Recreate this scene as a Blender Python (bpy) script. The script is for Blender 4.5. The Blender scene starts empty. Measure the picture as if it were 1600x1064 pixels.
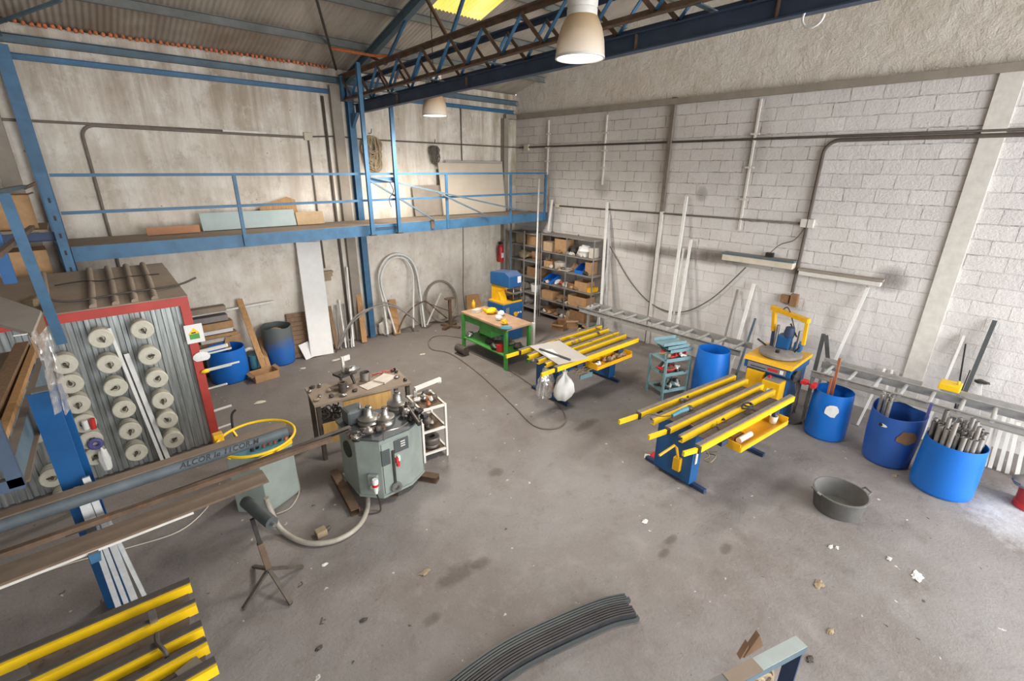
import bpy, bmesh, math, random
from mathutils import Vector, Matrix, noise as mnoise
random.seed(7)
PI = math.pi
S = bpy.context.scene
COL = S.collection
V = Vector

# ---------------------------------------------------------------- camera (calibrated on the room's three directions)
YAW, PITCH, ROLL, FOC, CAMZ = 0.740025773, 0.349632068, 0.0102023387, 734.92, 3.72
_F = V((math.sin(YAW)*math.cos(PITCH), math.cos(YAW)*math.cos(PITCH), -math.sin(PITCH)))
_r = V((math.cos(YAW), -math.sin(YAW), 0)); _u = _r.cross(_F)
CR = _r*math.cos(ROLL)+_u*math.sin(ROLL); CU = -_r*math.sin(ROLL)+_u*math.cos(ROLL)
CC = V((0, 0, CAMZ))
def ray(p): return CR*((p[0]-800)/FOC)-CU*((p[1]-532)/FOC)+_F
def at(px, py, z=None, x=None, y=None):
    """point of the place seen at that spot of the photograph, on a floor level z, a wall plane x or a wall plane y"""
    d = ray((px, py))
    if z is not None: t = (z-CC.z)/d.z
    elif x is not None: t = (x-CC.x)/d.x
    else: t = (y-CC.y)/d.y
    return CC+d*t
cam = bpy.data.cameras.new('camera'); co = bpy.data.objects.new('camera', cam); COL.objects.link(co)
cam.sensor_width = 36; cam.lens = FOC/1600*36; cam.clip_start = 0.05; cam.clip_end = 200
m = Matrix((CR, CU, -_F)).transposed().to_4x4(); m.translation = CC
co.matrix_world = m; S.camera = co

# ---------------------------------------------------------------- materials
def lin(c):
    return tuple(((v/255)/12.92 if v/255 <= .04045 else ((v/255+.055)/1.055)**2.4) for v in c)+(1,)
class NT:
    def __init__(s, name):
        s.m = bpy.data.materials.new(name); s.m.use_nodes = True; s.t = s.m.node_tree; s.t.nodes.clear()
        s.out = s.n('ShaderNodeOutputMaterial'); s.b = s.n('ShaderNodeBsdfPrincipled'); s.l(s.b.outputs[0], s.out.inputs[0])
        s.tc = s.n('ShaderNodeTexCoord').outputs['Object']
    def n(s, t, **k):
        o = s.t.nodes.new(t)
        for a, v in k.items(): setattr(o, a, v)
        return o
    def l(s, a, b): s.t.links.new(a, b)
    def put(s, sock, v):
        if hasattr(v, 'is_output'): s.l(v, sock)
        else: sock.default_value = v
    def noise(s, scale, vec=None, detail=4, rough=.6, dist=0):
        o = s.n('ShaderNodeTexNoise'); s.l(vec or s.tc, o.inputs['Vector'])
        o.inputs['Scale'].default_value = scale; o.inputs['Detail'].default_value = detail; o.inputs['Roughness'].default_value = rough; o.inputs['Distortion'].default_value = dist
        return o.outputs['Fac']
    def vmap(s, scale=(1,1,1), loc=(0,0,0), vec=None):
        o = s.n('ShaderNodeMapping'); s.l(vec or s.tc, o.inputs['Vector']); o.inputs['Scale'].default_value = scale; o.inputs['Location'].default_value = loc
        return o.outputs[0]
    def mth(s, op, a, b=0.0, c=None, clamp=False):
        o = s.n('ShaderNodeMath', operation=op, use_clamp=clamp); s.put(o.inputs[0], a); s.put(o.inputs[1], b)
        if c is not None: s.put(o.inputs[2], c)
        return o.outputs[0]
    def rng(s, v, a, b, c=0.0, d=1.0, smooth=False):
        o = s.n('ShaderNodeMapRange'); o.interpolation_type = 'SMOOTHSTEP' if smooth else 'LINEAR'
        s.put(o.inputs[0], v)
        for i, q in enumerate((a, b, c, d)): o.inputs[i+1].default_value = q
        return o.outputs[0]
    def mix(s, f, a, b):
        o = s.n('ShaderNodeMix', data_type='RGBA'); s.put(o.inputs[0], f); s.put(o.inputs[6], a); s.put(o.inputs[7], b)
        return o.outputs[2]
    def bump(s, h, st=.3, d=.02):
        o = s.n('ShaderNodeBump'); o.inputs['Strength'].default_value = st; o.inputs['Distance'].default_value = d; s.put(o.inputs['Height'], h)
        s.l(o.outputs[0], s.b.inputs['Normal'])
    def done(s, col, rough=.6, metal=0):
        s.put(s.b.inputs['Base Color'], col); s.put(s.b.inputs['Roughness'], rough); s.put(s.b.inputs['Metallic'], metal)
        return s.m
DUST = (136, 121, 106)
def M(name, col, rough=.6, metal=0, var=.18, scale=6, bump=0, bscale=60, dust=0, stretch=None, wear=None, wearamt=.55):
    k = NT(name); vec = k.vmap(stretch) if stretch else None
    c = lin(col)
    a = tuple(x*(1-var) for x in c[:3])+(1,); b = tuple(min(1, x*(1+var)) for x in c[:3])+(1,)
    colr = k.mix(k.rng(k.noise(scale, vec), .3, .7), a, b)
    if wear: colr = k.mix(k.rng(k.noise(scale*2.3, vec, 6, .7), wearamt, wearamt+.1), colr, lin(wear))
    if dust:
        g = k.n('ShaderNodeNewGeometry'); sp = k.n('ShaderNodeSeparateXYZ'); k.l(g.outputs['Normal'], sp.inputs[0])
        f = k.mth('MULTIPLY', k.rng(sp.outputs[2], .55, .95, 0, dust), k.rng(k.noise(9), .25, .6, .55, 1))
        colr = k.mix(f, colr, lin(DUST))
    if bump: k.bump(k.noise(bscale), bump, .01)
    return k.done(colr, rough, metal)
M_ = {}
def mk(n, *a, **k): M_[n] = M(n.replace('_', ' '), *a, **k)
mk('blue_steel', (58, 100, 132), .5, 0, .2, 5, wear=(120, 128, 132), wearamt=.68, dust=.75)
mk('bright_blue', (26, 84, 136), .45, 0, .12, 4, dust=.35)
mk('navy', (45, 62, 92), .55, 0, .15, 5)
mk('dark_blue', (58, 72, 92), .6, 0, .2, 4, dust=.6, wear=(95, 92, 88), wearamt=.66)
mk('grey_blue', (86, 104, 114), .6, 0, .2, 5, wear=(110, 98, 86), wearamt=.6, dust=.7)
mk('purlin', (104, 106, 102), .6, 0, .25, 4, wear=(110, 98, 86), wearamt=.58)
mk('rust', (104, 84, 68), .75, .2, .3, 7, wear=(140, 92, 56), wearamt=.58, bump=.15)
mk('rusty_top', (112, 92, 76), .75, .1, .25, 5, dust=.8)
mk('yellow', (240, 196, 20), .45, 0, .1, 5, wear=(176, 140, 40), wearamt=.72, dust=.12)
mk('saw_yellow', (228, 172, 14), .45, 0, .12, 5, wear=(150, 120, 50), wearamt=.7, dust=.2)
mk('rubber_light', (116, 106, 98), .85, 0, .2, 20)
mk('old_tube', (84, 92, 96), .6, .1, .25, 5, wear=(110, 96, 84), wearamt=.62)
mk('rubber', (70, 64, 58), .85, 0, .2, 20)
mk('black', (34, 33, 33), .6, 0, .25, 12, dust=.3)
mk('dark_metal', (66, 63, 60), .5, .5, .3, 12, dust=.35)
mk('iron', (92, 84, 76), .6, .35, .3, 10, wear=(120, 100, 80), wearamt=.6)
mk('steel', (168, 164, 158), .32, .85, .15, 12)
mk('galv', (176, 180, 178), .3, .75, .42, 5, stretch=(5, 5, .35), wear=(210, 212, 210), wearamt=.6)
mk('aluminium', (196, 196, 194), .42, .45, .12, 14)
mk('conv', (166, 164, 158), .5, .3, .15, 9, dust=.35)
mk('white_profile', (222, 220, 214), .5, 0, .08, 8)
mk('white_paint', (212, 207, 198), .55, 0, .1, 9, wear=(160, 144, 126), wearamt=.74)
mk('white_plastic', (226, 224, 218), .5, 0, .06, 8)
mk('spool', (196, 191, 174), .7, 0, .1, 14)
mk('spool_hub', (78, 68, 58), .7, .2, .2, 14)
mk('red_paint', (178, 62, 52), .5, 0, .15, 4, wear=(140, 80, 70), wearamt=.68, dust=.35)
mk('red', (196, 44, 44), .45, 0, .12, 8)
mk('machine_grey', (138, 146, 138), .5, 0, .12, 5, wear=(110, 112, 104), wearamt=.7)
mk('panel_dark', (74, 78, 78), .5, 0, .1, 10)
mk('cardboard', (176, 138, 98), .8, 0, .15, 8, dust=.2)
mk('cardboard_pale', (194, 166, 130), .8, 0, .12, 8, dust=.2)
mk('cardboard_brown', (138, 104, 72), .85, 0, .2, 8, dust=.3)
mk('wood', (176, 134, 88), .7, 0, .2, 5, stretch=(8, 8, .8))
mk('wood_dark', (132, 104, 78), .75, 0, .25, 5, stretch=(8, 8, .8))
mk('ply', (204, 160, 96), .6, 0, .15, 3, stretch=(6, 6, .8))
mk('plank_orange', (178, 128, 92), .7, 0, .15, 5)
mk('dusty_board', (150, 134, 116), .9, 0, .18, 3, dust=.6, bump=.1)
mk('pale_board', (172, 186, 184), .6, 0, .08, 4, dust=.3)
mk('beige_board', (196, 184, 166), .7, 0, .08, 2)
mk('grey_board', (170, 162, 152), .7, 0, .1, 2)
mk('bench_top', (186, 148, 116), .65, 0, .18, 5, dust=.25)
mk('green', (74, 150, 66), .5, 0, .15, 6, wear=(120, 130, 100), wearamt=.68)
mk('mint', (122, 154, 160), .5, 0, .12, 6, wear=(170, 180, 176), wearamt=.66)
mk('drum_blue', (24, 108, 198), .36, 0, .08, 2.5, wear=(40, 110, 186), wearamt=.62)
mk('drum_blue_old', (44, 88, 164), .42, 0, .12, 3, wear=(96, 90, 92), wearamt=.7)
mk('drum_dirty', (40, 92, 158), .5, 0, .12, 3, wear=(96, 104, 104), wearamt=.5)
mk('tub', (104, 103, 100), .75, 0, .18, 5, wear=(120, 116, 110), wearamt=.58)
mk('paper', (228, 226, 222), .7, 0, .04, 8)
mk('paper_old', (206, 196, 182), .8, 0, .08, 8)
mk('cable', (98, 90, 82), .7, 0, .15, 15)
mk('cable_dark', (72, 66, 62), .7, 0, .15, 15)
mk('conduit', (116, 106, 96), .65, 0, .2, 6)
mk('conduit_dark', (92, 82, 74), .65, 0, .2, 6)
mk('strip_grey', (134, 128, 122), .6, .1, .2, 5)
mk('hose', (166, 158, 146), .55, .1, .15, 10)
mk('orange', (200, 112, 62), .7, 0, .2, 14)
mk('foam', (206, 120, 78), .85, 0, .25, 9, wear=(150, 110, 84), wearamt=.55)
mk('copper', (176, 112, 80), .45, .4, .15, 8)
mk('teal_box', (74, 128, 144), .55, 0, .15, 8)
mk('violet', (84, 82, 140), .55, 0, .2, 16)
mk('rag', (156, 138, 112), .9, 0, .2, 9)
mk('brown_rag', (104, 78, 56), .9, 0, .25, 9)
mk('lamp_shell', (208, 204, 196), .5, 0, .06, 4)
mk('concrete', (178, 170, 160), .85, 0, .12, 3, bump=.25, bscale=25)
mk('concrete_dark', (146, 136, 124), .85, 0, .15, 3, bump=.25, bscale=25)
mk('fluo_diff', (206, 196, 178), .6, 0, .1, 6)
mk('tube_grey', (158, 154, 148), .45, .45, .2, 12)
mk('dark_profile', (62, 62, 66), .6, .3, .25, 8, dust=.12)
mk('deck', (96, 86, 82), .85, 0, .25, 7, wear=(70, 62, 60), wearamt=.58)
mk('sheet_grey', (190, 184, 178), .5, .1, .08, 2)
mk('old_sheet', (150, 134, 118), .85, 0, .2, 3, dust=.5, bump=.15)

def m_dirty_drum():
    k = NT('drum dirty'); sp = k.n('ShaderNodeSeparateXYZ'); k.l(k.tc, sp.inputs[0])
    f = k.rng(k.mth('ADD', sp.outputs[2], k.mth('MULTIPLY', k.noise(3.5, None, 6, .7), .7)), .62, .92)
    c = k.mix(k.rng(k.noise(4), .3, .7), lin((30, 96, 180)), lin((40, 104, 176)))
    return k.done(k.mix(f, c, lin((92, 98, 98))), .55)
M_['drum_dirty'] = m_dirty_drum()
def m_roof():
    k = NT('corrugated roof sheet')
    k.tc = k.n('ShaderNodeTexCoord').outputs['Object']
    n = k.noise(1.1, k.vmap((2.5, .5, .5)), 5, .65)
    c = k.mix(k.rng(n, .3, .7), lin((150, 140, 128)), lin((186, 176, 162)))
    c = k.mix(k.rng(k.noise(.45), .56, .72), c, lin((146, 130, 114)))
    return k.done(c, .8)
def m_sky():
    k = NT('yellow fibreglass skylight')
    k.t.nodes.remove(k.b)
    tr = k.n('ShaderNodeBsdfTranslucent'); df = k.n('ShaderNodeBsdfDiffuse'); mx = k.n('ShaderNodeMixShader')
    c = k.mix(k.rng(k.noise(1.5, k.vmap((3, .6, 1))), .3, .7), lin((248, 190, 70)), lin((244, 212, 130)))
    k.l(c, tr.inputs[0]); k.l(c, df.inputs[0]); mx.inputs[0].default_value = .3
    k.l(tr.outputs[0], mx.inputs[1]); k.l(df.outputs[0], mx.inputs[2]); k.l(mx.outputs[0], k.out.inputs[0])
    return k.m
def m_film():
    k = NT('clear plastic film'); k.t.nodes.remove(k.b)
    tr = k.n('ShaderNodeBsdfTransparent'); gl = k.n('ShaderNodeBsdfGlossy'); df = k.n('ShaderNodeBsdfDiffuse')
    gl.inputs['Roughness'].default_value = .12; df.inputs[0].default_value = lin((214, 208, 200))
    m1 = k.n('ShaderNodeMixShader'); m1.inputs[0].default_value = .45; k.l(gl.outputs[0], m1.inputs[1]); k.l(df.outputs[0], m1.inputs[2])
    m2 = k.n('ShaderNodeMixShader'); k.l(k.rng(k.noise(14, None, 3), .35, .7, .3, .8), m2.inputs[0]); k.l(tr.outputs[0], m2.inputs[1]); k.l(m1.outputs[0], m2.inputs[2])
    k.l(m2.outputs[0], k.out.inputs[0]); return k.m
def m_prism():
    k = NT('ribbed acrylic lamp shade')
    sp = k.n('ShaderNodeSeparateXYZ'); k.l(k.tc, sp.inputs[0])
    c = k.mix(k.rng(sp.outputs[2], 0.02, .3), lin((228, 216, 200)), lin((190, 160, 118)))
    k.done(c, .3); k.b.inputs['Transmission Weight'].default_value = .25
    return k.m
def m_glow():
    k = NT('lamp reflector glow')
    k.done(lin((245, 244, 240)), .3); k.b.inputs['Emission Color'].default_value = (1, .97, .93, 1); k.b.inputs['Emission Strength'].default_value = .9
    return k.m
def m_floor():
    k = NT('dusty concrete floor'); sp = k.n('ShaderNodeSeparateXYZ'); k.l(k.tc, sp.inputs[0]); X, Y = sp.outputs[0], sp.outputs[1]
    n1 = k.noise(.55, None, 6, .62, .4); n2 = k.noise(3.2, None, 8, .7, .3)
    c = k.mix(k.rng(n1, .32, .68), lin((120, 111, 105)), lin((143, 139, 136)))
    c = k.mix(k.rng(n2, .5, .72, 0, .55), c, lin((154, 147, 142)))
    c = k.mix(k.rng(n2, .44, .3, 0, .5), c, lin((100, 91, 84)))
    # browner and darker towards the back of the hall
    c = k.mix(k.mth('MULTIPLY', k.rng(Y, 3.0, 8.0, 0, .5, True), k.rng(n1, .25, .7, .5, 1)), c, lin((110, 97, 86)))
    for sc, thr, col, am in ((5.5, .10, (208, 202, 194), .8), (4.1, .09, (58, 50, 44), .8), (13, .11, (70, 62, 55), .55), (17, .10, (186, 178, 170), .45)):
        v = k.n('ShaderNodeTexVoronoi'); v.inputs['Scale'].default_value = sc; v.inputs['Randomness'].default_value = 1
        d = k.n('ShaderNodeVectorMath', operation='ADD'); k.l(k.tc, d.inputs[0])
        nn = k.n('ShaderNodeTexNoise'); nn.inputs['Scale'].default_value = sc*3; k.l(k.tc, nn.inputs['Vector'])
        q = k.n('ShaderNodeVectorMath', operation='SCALE'); k.l(nn.outputs['Color'], q.inputs[0]); q.inputs['Scale'].default_value = .12*5/sc
        k.l(q.outputs[0], d.inputs[1]); k.l(d.outputs[0], v.inputs['Vector'])
        wn = k.n('ShaderNodeSeparateColor'); k.l(v.outputs['Color'], wn.inputs[0])
        f = k.mth('MULTIPLY', k.rng(v.outputs['Distance'], thr, thr*.6, 0, am), k.mth('GREATER_THAN', wn.outputs[0], .62))
        c = k.mix(f, c, lin(col))
    gr = k.noise(42, None, 6, .8); c = k.mix(k.rng(gr, .55, .7, 0, .5), c, lin((92, 84, 77))); c = k.mix(k.rng(gr, .42, .3, 0, .35), c, lin((172, 165, 158)))
    c = k.mix(k.rng(k.noise(1.7, k.vmap((1, 1, 1), (4, 9, 0)), 7, .75), .56, .68, 0, .35), c, lin((112, 98, 86)))
    # oil stains
    for (sx, sy, rx, ry) in ((2.0, 2.95, .25, .12), (2.25, 2.9, .12, .08), (3.75, 1.75, .10, .05), (3.98, 1.80, .12, .05), (4.3, 1.35, .11, .06), (5.2, 3.95, .3, .1), (3.35, 3.95, .12, .1), (1.55, 2.7, .1, .06)):
        dx = k.mth('DIVIDE', k.mth('SUBTRACT', X, sx), rx); dy = k.mth('DIVIDE', k.mth('SUBTRACT', Y, sy), ry)
        r2 = k.mth('ADD', k.mth('MULTIPLY', dx, dx), k.mth('MULTIPLY', dy, dy))
        f = k.mth('MULTIPLY', k.rng(k.mth('ADD', r2, k.mth('MULTIPLY', k.noise(8), 1.6)), 1.9, 1.0, 0, .55), 1)
        c = k.mix(f, c, lin((74, 62, 52)))
    # spilled white powder by the last drum
    dx = k.mth('DIVIDE', k.mth('SUBTRACT', X, 7.35), .75); dy = k.mth('DIVIDE', k.mth('SUBTRACT', Y, -.75), .6)
    r2 = k.mth('ADD', k.mth('MULTIPLY', dx, dx), k.mth('MULTIPLY', dy, dy))
    f = k.rng(k.mth('ADD', r2, k.mth('MULTIPLY', k.noise(5, None, 8, .75), 2.6)), 2.4, 1.1, 0, .6)
    c = k.mix(f, c, lin((226, 228, 232)))
    h = k.mth('ADD', k.noise(30, None, 6, .7), k.mth('MULTIPLY', n2, 1.5)); k.bump(h, .5, .014)
    return k.done(c, k.rng(n2, .3, .7, .62, .85))
def m_wall_right():
    k = NT('whitewashed block wall'); sp = k.n('ShaderNodeSeparateXYZ'); k.l(k.tc, sp.inputs[0]); Y, Z = sp.outputs[1], sp.outputs[2]
    cb = k.n('ShaderNodeCombineXYZ'); k.put(cb.inputs[0], Y); k.put(cb.inputs[1], k.mth('ADD', Z, .011))
    nn = k.n('ShaderNodeTexNoise'); nn.inputs['Scale'].default_value = 5; nn.inputs['Detail'].default_value = 3; k.l(k.tc, nn.inputs['Vector'])
    q = k.n('ShaderNodeVectorMath', operation='SCALE'); k.l(nn.outputs['Color'], q.inputs[0]); q.inputs['Scale'].default_value = .034
    ad = k.n('ShaderNodeVectorMath', operation='ADD'); k.l(cb.outputs[0], ad.inputs[0]); k.l(q.outputs[0], ad.inputs[1])
    b = k.n('ShaderNodeTexBrick'); k.l(ad.outputs[0], b.inputs['Vector']); b.offset = .5
    for nme, v in (('Scale', 1), ('Mortar Size', .0075), ('Mortar Smooth', .25), ('Bias', 0), ('Brick Width', .413), ('Row Height', .207)): b.inputs[nme].default_value = v
    b.inputs['Color1'].default_value = lin((214, 210, 206)); b.inputs['Color2'].default_value = lin((226, 222, 218)); b.inputs['Mortar'].default_value = lin((214, 210, 206))
    mort = b.outputs['Fac']
    nb = k.noise(2.6, None, 5, .65); fine = k.noise(26, None, 6, .7)
    brk = k.mth('MULTIPLY', k.rng(nb, .40, .64), k.rng(k.noise(17, None, 3, .6), .36, .58)); low = k.rng(Z, 1.5, 2.6, .25, 1, True)
    below = k.rng(Z, 5.02, 4.98)
    gap = k.mth('MULTIPLY', k.mth('MULTIPLY', k.mth('MULTIPLY', mort, brk), low), below)
    c = k.mix(k.rng(k.noise(1.3, None, 5), .3, .7, 0, .55), b.outputs['Color'], lin((200, 193, 188)))
    c = k.mix(k.rng(fine, .62, .75, 0, .35), c, lin((168, 160, 152)))
    # shading of the far blocks, painted in as a patchy greyer tone
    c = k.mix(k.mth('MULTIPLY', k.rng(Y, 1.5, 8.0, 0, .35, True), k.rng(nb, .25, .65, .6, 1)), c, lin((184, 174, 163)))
    c = k.mix(k.mth('MULTIPLY', gap, .78), c, lin((92, 82, 74)))
    # plaster above the ring beam
    pl = k.mix(k.rng(k.noise(1.6, None, 6, .65), .3, .7), lin((220, 209, 194)), lin((238, 232, 222)))
    c = k.mix(k.rng(Z, 4.98, 5.02), c, pl)
    # soot marks: shape of their own
    for (sy, sz, ry, rz, am) in ((5.6, 2.08, 1.1, .13, .95), (4.25, 2.13, .7, .16, .95), (1.36, 2.17, .22, .2, .75), (5.45, 1.6, .2, .8, .4), (3.75, 4.2, .22, .75, .4), (7.0, 3.35, .25, .25, .5), (2.75, 1.4, .35, .25, .45), (6.9, 1.4, .35, .6, .3), (8.8, 3.6, .3, 1.2, .4), (8.9, 2.7, .8, .5, .35), (5.9, 2.55, .3, .2, .4), (4.6, 3.3, .12, .14, .5), (0.2, 1.2, .3, .5, .35), (2.0, 1.35, .1, .3, .3), (5.4, 4.2, .12, .8, .3)):
        dy = k.mth('DIVIDE', k.mth('SUBTRACT', Y, sy), ry); dz = k.mth('DIVIDE', k.mth('SUBTRACT', Z, sz), rz)
        r2 = k.mth('ADD', k.mth('MULTIPLY', dy, dy), k.mth('MULTIPLY', dz, dz))
        f = k.rng(k.mth('ADD', r2, k.mth('MULTIPLY', nb, 1.2)), 2.0, .5, 0, am)
        c = k.mix(f, c, lin((104, 95, 87)))
    plas = k.mth('MULTIPLY', k.noise(5, None, 8, .72, .35), k.rng(Z, 4.98, 5.02, .0, 4.2))
    h = k.mth('ADD', k.mth('ADD', k.mth('MULTIPLY', fine, .5), k.mth('MULTIPLY', k.noise(9, None, 4), .5)), plas)
    h = k.mth('SUBTRACT', h, k.mth('MULTIPLY', k.mth('MULTIPLY', mort, below), k.mth('MULTIPLY', low, .9)))
    k.bump(h, .8, .022)
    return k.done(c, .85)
def m_wall_back():
    k = NT('stained rendered wall'); sp = k.n('ShaderNodeSeparateXYZ'); k.l(k.tc, sp.inputs[0]); X, Z = sp.outputs[0], sp.outputs[2]
    st = k.noise(1.0, k.vmap((3.2, 1, .35)), 7, .68, .3); n2 = k.noise(2.2, None, 7, .68); fine = k.noise(40, None, 5, .7)
    c = k.mix(k.rng(n2, .3, .7), lin((206, 194, 178)), lin((232, 226, 216)))
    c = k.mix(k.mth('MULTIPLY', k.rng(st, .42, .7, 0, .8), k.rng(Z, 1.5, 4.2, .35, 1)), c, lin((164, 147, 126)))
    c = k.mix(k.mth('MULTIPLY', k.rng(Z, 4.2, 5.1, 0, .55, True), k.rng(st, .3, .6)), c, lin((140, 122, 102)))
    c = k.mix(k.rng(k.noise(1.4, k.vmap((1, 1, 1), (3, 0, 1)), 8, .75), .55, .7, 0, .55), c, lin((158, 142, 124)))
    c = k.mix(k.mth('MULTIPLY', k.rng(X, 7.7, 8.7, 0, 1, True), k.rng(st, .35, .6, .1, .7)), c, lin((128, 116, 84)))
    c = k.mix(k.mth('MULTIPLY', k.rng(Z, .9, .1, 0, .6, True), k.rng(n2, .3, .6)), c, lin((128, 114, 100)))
    v = k.n('ShaderNodeTexVoronoi'); v.inputs['Scale'].default_value = 3.0; k.l(k.tc, v.inputs['Vector'])
    c = k.mix(k.rng(v.outputs['Distance'], .045, .03, 0, .6), c, lin((84, 72, 62)))
    c = k.mix(k.rng(k.noise(5, k.vmap((1.4, 1, .8), (1, 2, 5)), 8, .78), .56, .68, 0, .5), c, lin((150, 134, 116)))
    c = k.mix(k.rng(k.noise(3.1, k.vmap((1, 1, 1), (7, 2, 3)), 6, .7), .55, .7, 0, .5), c, lin((236, 231, 222)))
    h = k.mth('ADD', k.mth('MULTIPLY', fine, .5), k.noise(6, None, 6, .7)); k.bump(h, .55, .018)
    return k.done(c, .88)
M_['roof'] = m_roof(); M_['skylight'] = m_sky(); M_['film'] = m_film(); M_['prism'] = m_prism(); M_['glow'] = m_glow()
M_['floor'] = m_floor(); M_['wall_right'] = m_wall_right(); M_['wall_back'] = m_wall_back()

# ---------------------------------------------------------------- mesh helpers
ORG = {}
class MB:
    def __init__(s): s.v = []; s.f = []; s.sm = []
    def add(s, vs, fs, smooth=False):
        b = len(s.v); s.v += [V(p) for p in vs]; s.f += [tuple(b+i for i in f) for f in fs]; s.sm += [smooth]*len(fs); return s
    def box(s, c, size, rz=0, R=None):
        R = R or Matrix.Rotation(rz, 3, 'Z'); c = V(c); h = V(size)/2
        vs = [c+R@V((sx*h.x, sy*h.y, sz*h.z)) for sz in (-1, 1) for sx, sy in ((-1, -1), (1, -1), (1, 1), (-1, 1))]
        return s.add(vs, [(3, 2, 1, 0), (4, 5, 6, 7), (0, 1, 5, 4), (1, 2, 6, 5), (2, 3, 7, 6), (3, 0, 4, 7)])
    def bb(s, lo, hi): return s.box([(a+b)/2 for a, b in zip(lo, hi)], [abs(b-a) for a, b in zip(lo, hi)])
    def bar(s, p0, p1, w, h, up=(0, 0, 1)):
        p0, p1, up = V(p0), V(p1), V(up); d = (p1-p0).normalized()
        if abs(d.dot(up)) > .99: up = V((0, 1, 0))
        a = d.cross(up).normalized(); b = a.cross(d)
        vs = [p+a*(sx*w/2)+b*(sz*h/2) for p in (p0, p1) for sx, sz in ((-1, -1), (1, -1), (1, 1), (-1, 1))]
        return s.add(vs, [(3, 2, 1, 0), (4, 5, 6, 7), (0, 1, 5, 4), (1, 2, 6, 5), (2, 3, 7, 6), (3, 0, 4, 7)])
    def sect(s, p0, p1, poly, up=(0, 0, 1)):
        """sweeps a closed 2-D section (across, up) from p0 to p1"""
        p0, p1, up = V(p0), V(p1), V(up); d = (p1-p0).normalized()
        if abs(d.dot(up)) > .99: up = V((0, 1, 0))
        a = d.cross(up).normalized(); b = a.cross(d); n = len(poly)
        vs = [p+a*x+b*y for p in (p0, p1) for x, y in poly]
        return s.add(vs, [tuple(range(n-1, -1, -1)), tuple(range(n, 2*n))]+[(i, (i+1) % n, n+(i+1) % n, n+i) for i in range(n)])
    def ibeam(s, p0, p1, w, h, tf=.012, tw=.01, up=(0, 0, 1)):
        W, H, t = w/2, h/2, tw/2
        return s.sect(p0, p1, [(-W, -H), (W, -H), (W, -H+tf), (t, -H+tf), (t, H-tf), (W, H-tf), (W, H), (-W, H), (-W, H-tf), (-t, H-tf), (-t, -H+tf), (-W, -H+tf)], up)
    def chan(s, p0, p1, w, h, t=.008, up=(0, 0, 1), flip=1):
        W, H = w/2, h/2
        return s.sect(p0, p1, [(-W*flip, -H), (W*flip, -H), (W*flip, -H+t), ((-W+t)*flip, -H+t), ((-W+t)*flip, H-t), (W*flip, H-t), (W*flip, H), (-W*flip, H)], up)
    def angle(s, p0, p1, w, h, t=.007, up=(0, 0, 1), fx=1, fy=1):
        W, H = w/2, h/2
        return s.sect(p0, p1, [(-W*fx, -H*fy), (W*fx, -H*fy), (W*fx, (-H+t)*fy), ((-W+t)*fx, (-H+t)*fy), ((-W+t)*fx, H*fy), (-W*fx, H*fy)], up)
    def tube(s, pts, r, n=8, closed=False, cap=True):
        pts = [V(p) for p in pts]; N = len(pts); rr = r if isinstance(r, (list, tuple)) else [r]*N
        rings = []; prev = None
        for i, p in enumerate(pts):
            a = pts[(i-1) % N] if (i or closed) else p; b = pts[(i+1) % N] if (i < N-1 or closed) else p
            d = (b-a).normalized() if (b-a).length > 1e-9 else V((0, 0, 1))
            if prev is None:
                u = d.orthogonal().normalized()
            else:
                u = prev-d*prev.dot(d); u = u.normalized() if u.length > 1e-6 else d.orthogonal().normalized()
            prev = u; w = d.cross(u)
            rings.append([p+(u*math.cos(2*PI*k/n)+w*math.sin(2*PI*k/n))*rr[i] for k in range(n)])
        vs = [q for g in rings for q in g]; fs = []
        for i in range(N if closed else N-1):
            j = (i+1) % N
            fs += [(i*n+k, i*n+(k+1) % n, j*n+(k+1) % n, j*n+k) for k in range(n)]
        s.add(vs, fs, True)
        if cap and not closed:
            s.add(rings[0], [tuple(range(n-1, -1, -1))]); s.add(rings[-1], [tuple(range(n))])
        return s
    def pipe(s, p0, p1, r, t=.004, n=14):
        """an open cut tube with wall thickness"""
        p0, p1 = V(p0), V(p1); d = (p1-p0).normalized(); u = d.orthogonal().normalized(); w = d.cross(u); vs = []
        for p, q in ((p0, r), (p1, r), (p1, r-t), (p0, r-t)):
            vs += [p+(u*math.cos(2*PI*k/n)+w*math.sin(2*PI*k/n))*q for k in range(n)]
        return s.add(vs, [(a*n+k, a*n+(k+1) % n, ((a+1) % 4)*n+(k+1) % n, ((a+1) % 4)*n+k) for a in range(4) for k in range(n)], True)
    def lathe(s, prof, c=(0, 0, 0), n=32, R=None, wob=0, seed=0, rib=0):
        c = V(c); vs = []; fs = []; R = R or Matrix.Identity(3)
        for i, (r, z) in enumerate(prof):
            for k in range(n):
                a = 2*PI*k/n; q = r*(1+wob*mnoise.noise(V((math.cos(a)*1.3+seed, math.sin(a)*1.3, z*2.2+seed))))*(1+rib*(k % 2))
                vs.append(c+R@V((q*math.cos(a), q*math.sin(a), z)))
        for i in range(len(prof)-1): fs += [(i*n+k, i*n+(k+1) % n, (i+1)*n+(k+1) % n, (i+1)*n+k) for k in range(n)]
        s.add(vs, fs, True)
        b = len(s.v)-len(vs)
        if tuple(prof[0]) == tuple(prof[-1]): return s
        for i, rev in ((0, True), (len(prof)-1, False)):
            if prof[i][0] > 1e-5:
                ids = tuple(b+i*n+k for k in range(n)); s.f.append(ids[::-1] if rev else ids); s.sm.append(False)
        return s
    def prism(s, pts, ext):
        pts = [V(p) for p in pts]; e = V(ext); n = len(pts)
        return s.add(pts+[p+e for p in pts], [tuple(range(n-1, -1, -1)), tuple(range(n, 2*n))]+[(i, (i+1) % n, n+(i+1) % n, n+i) for i in range(n)])
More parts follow.
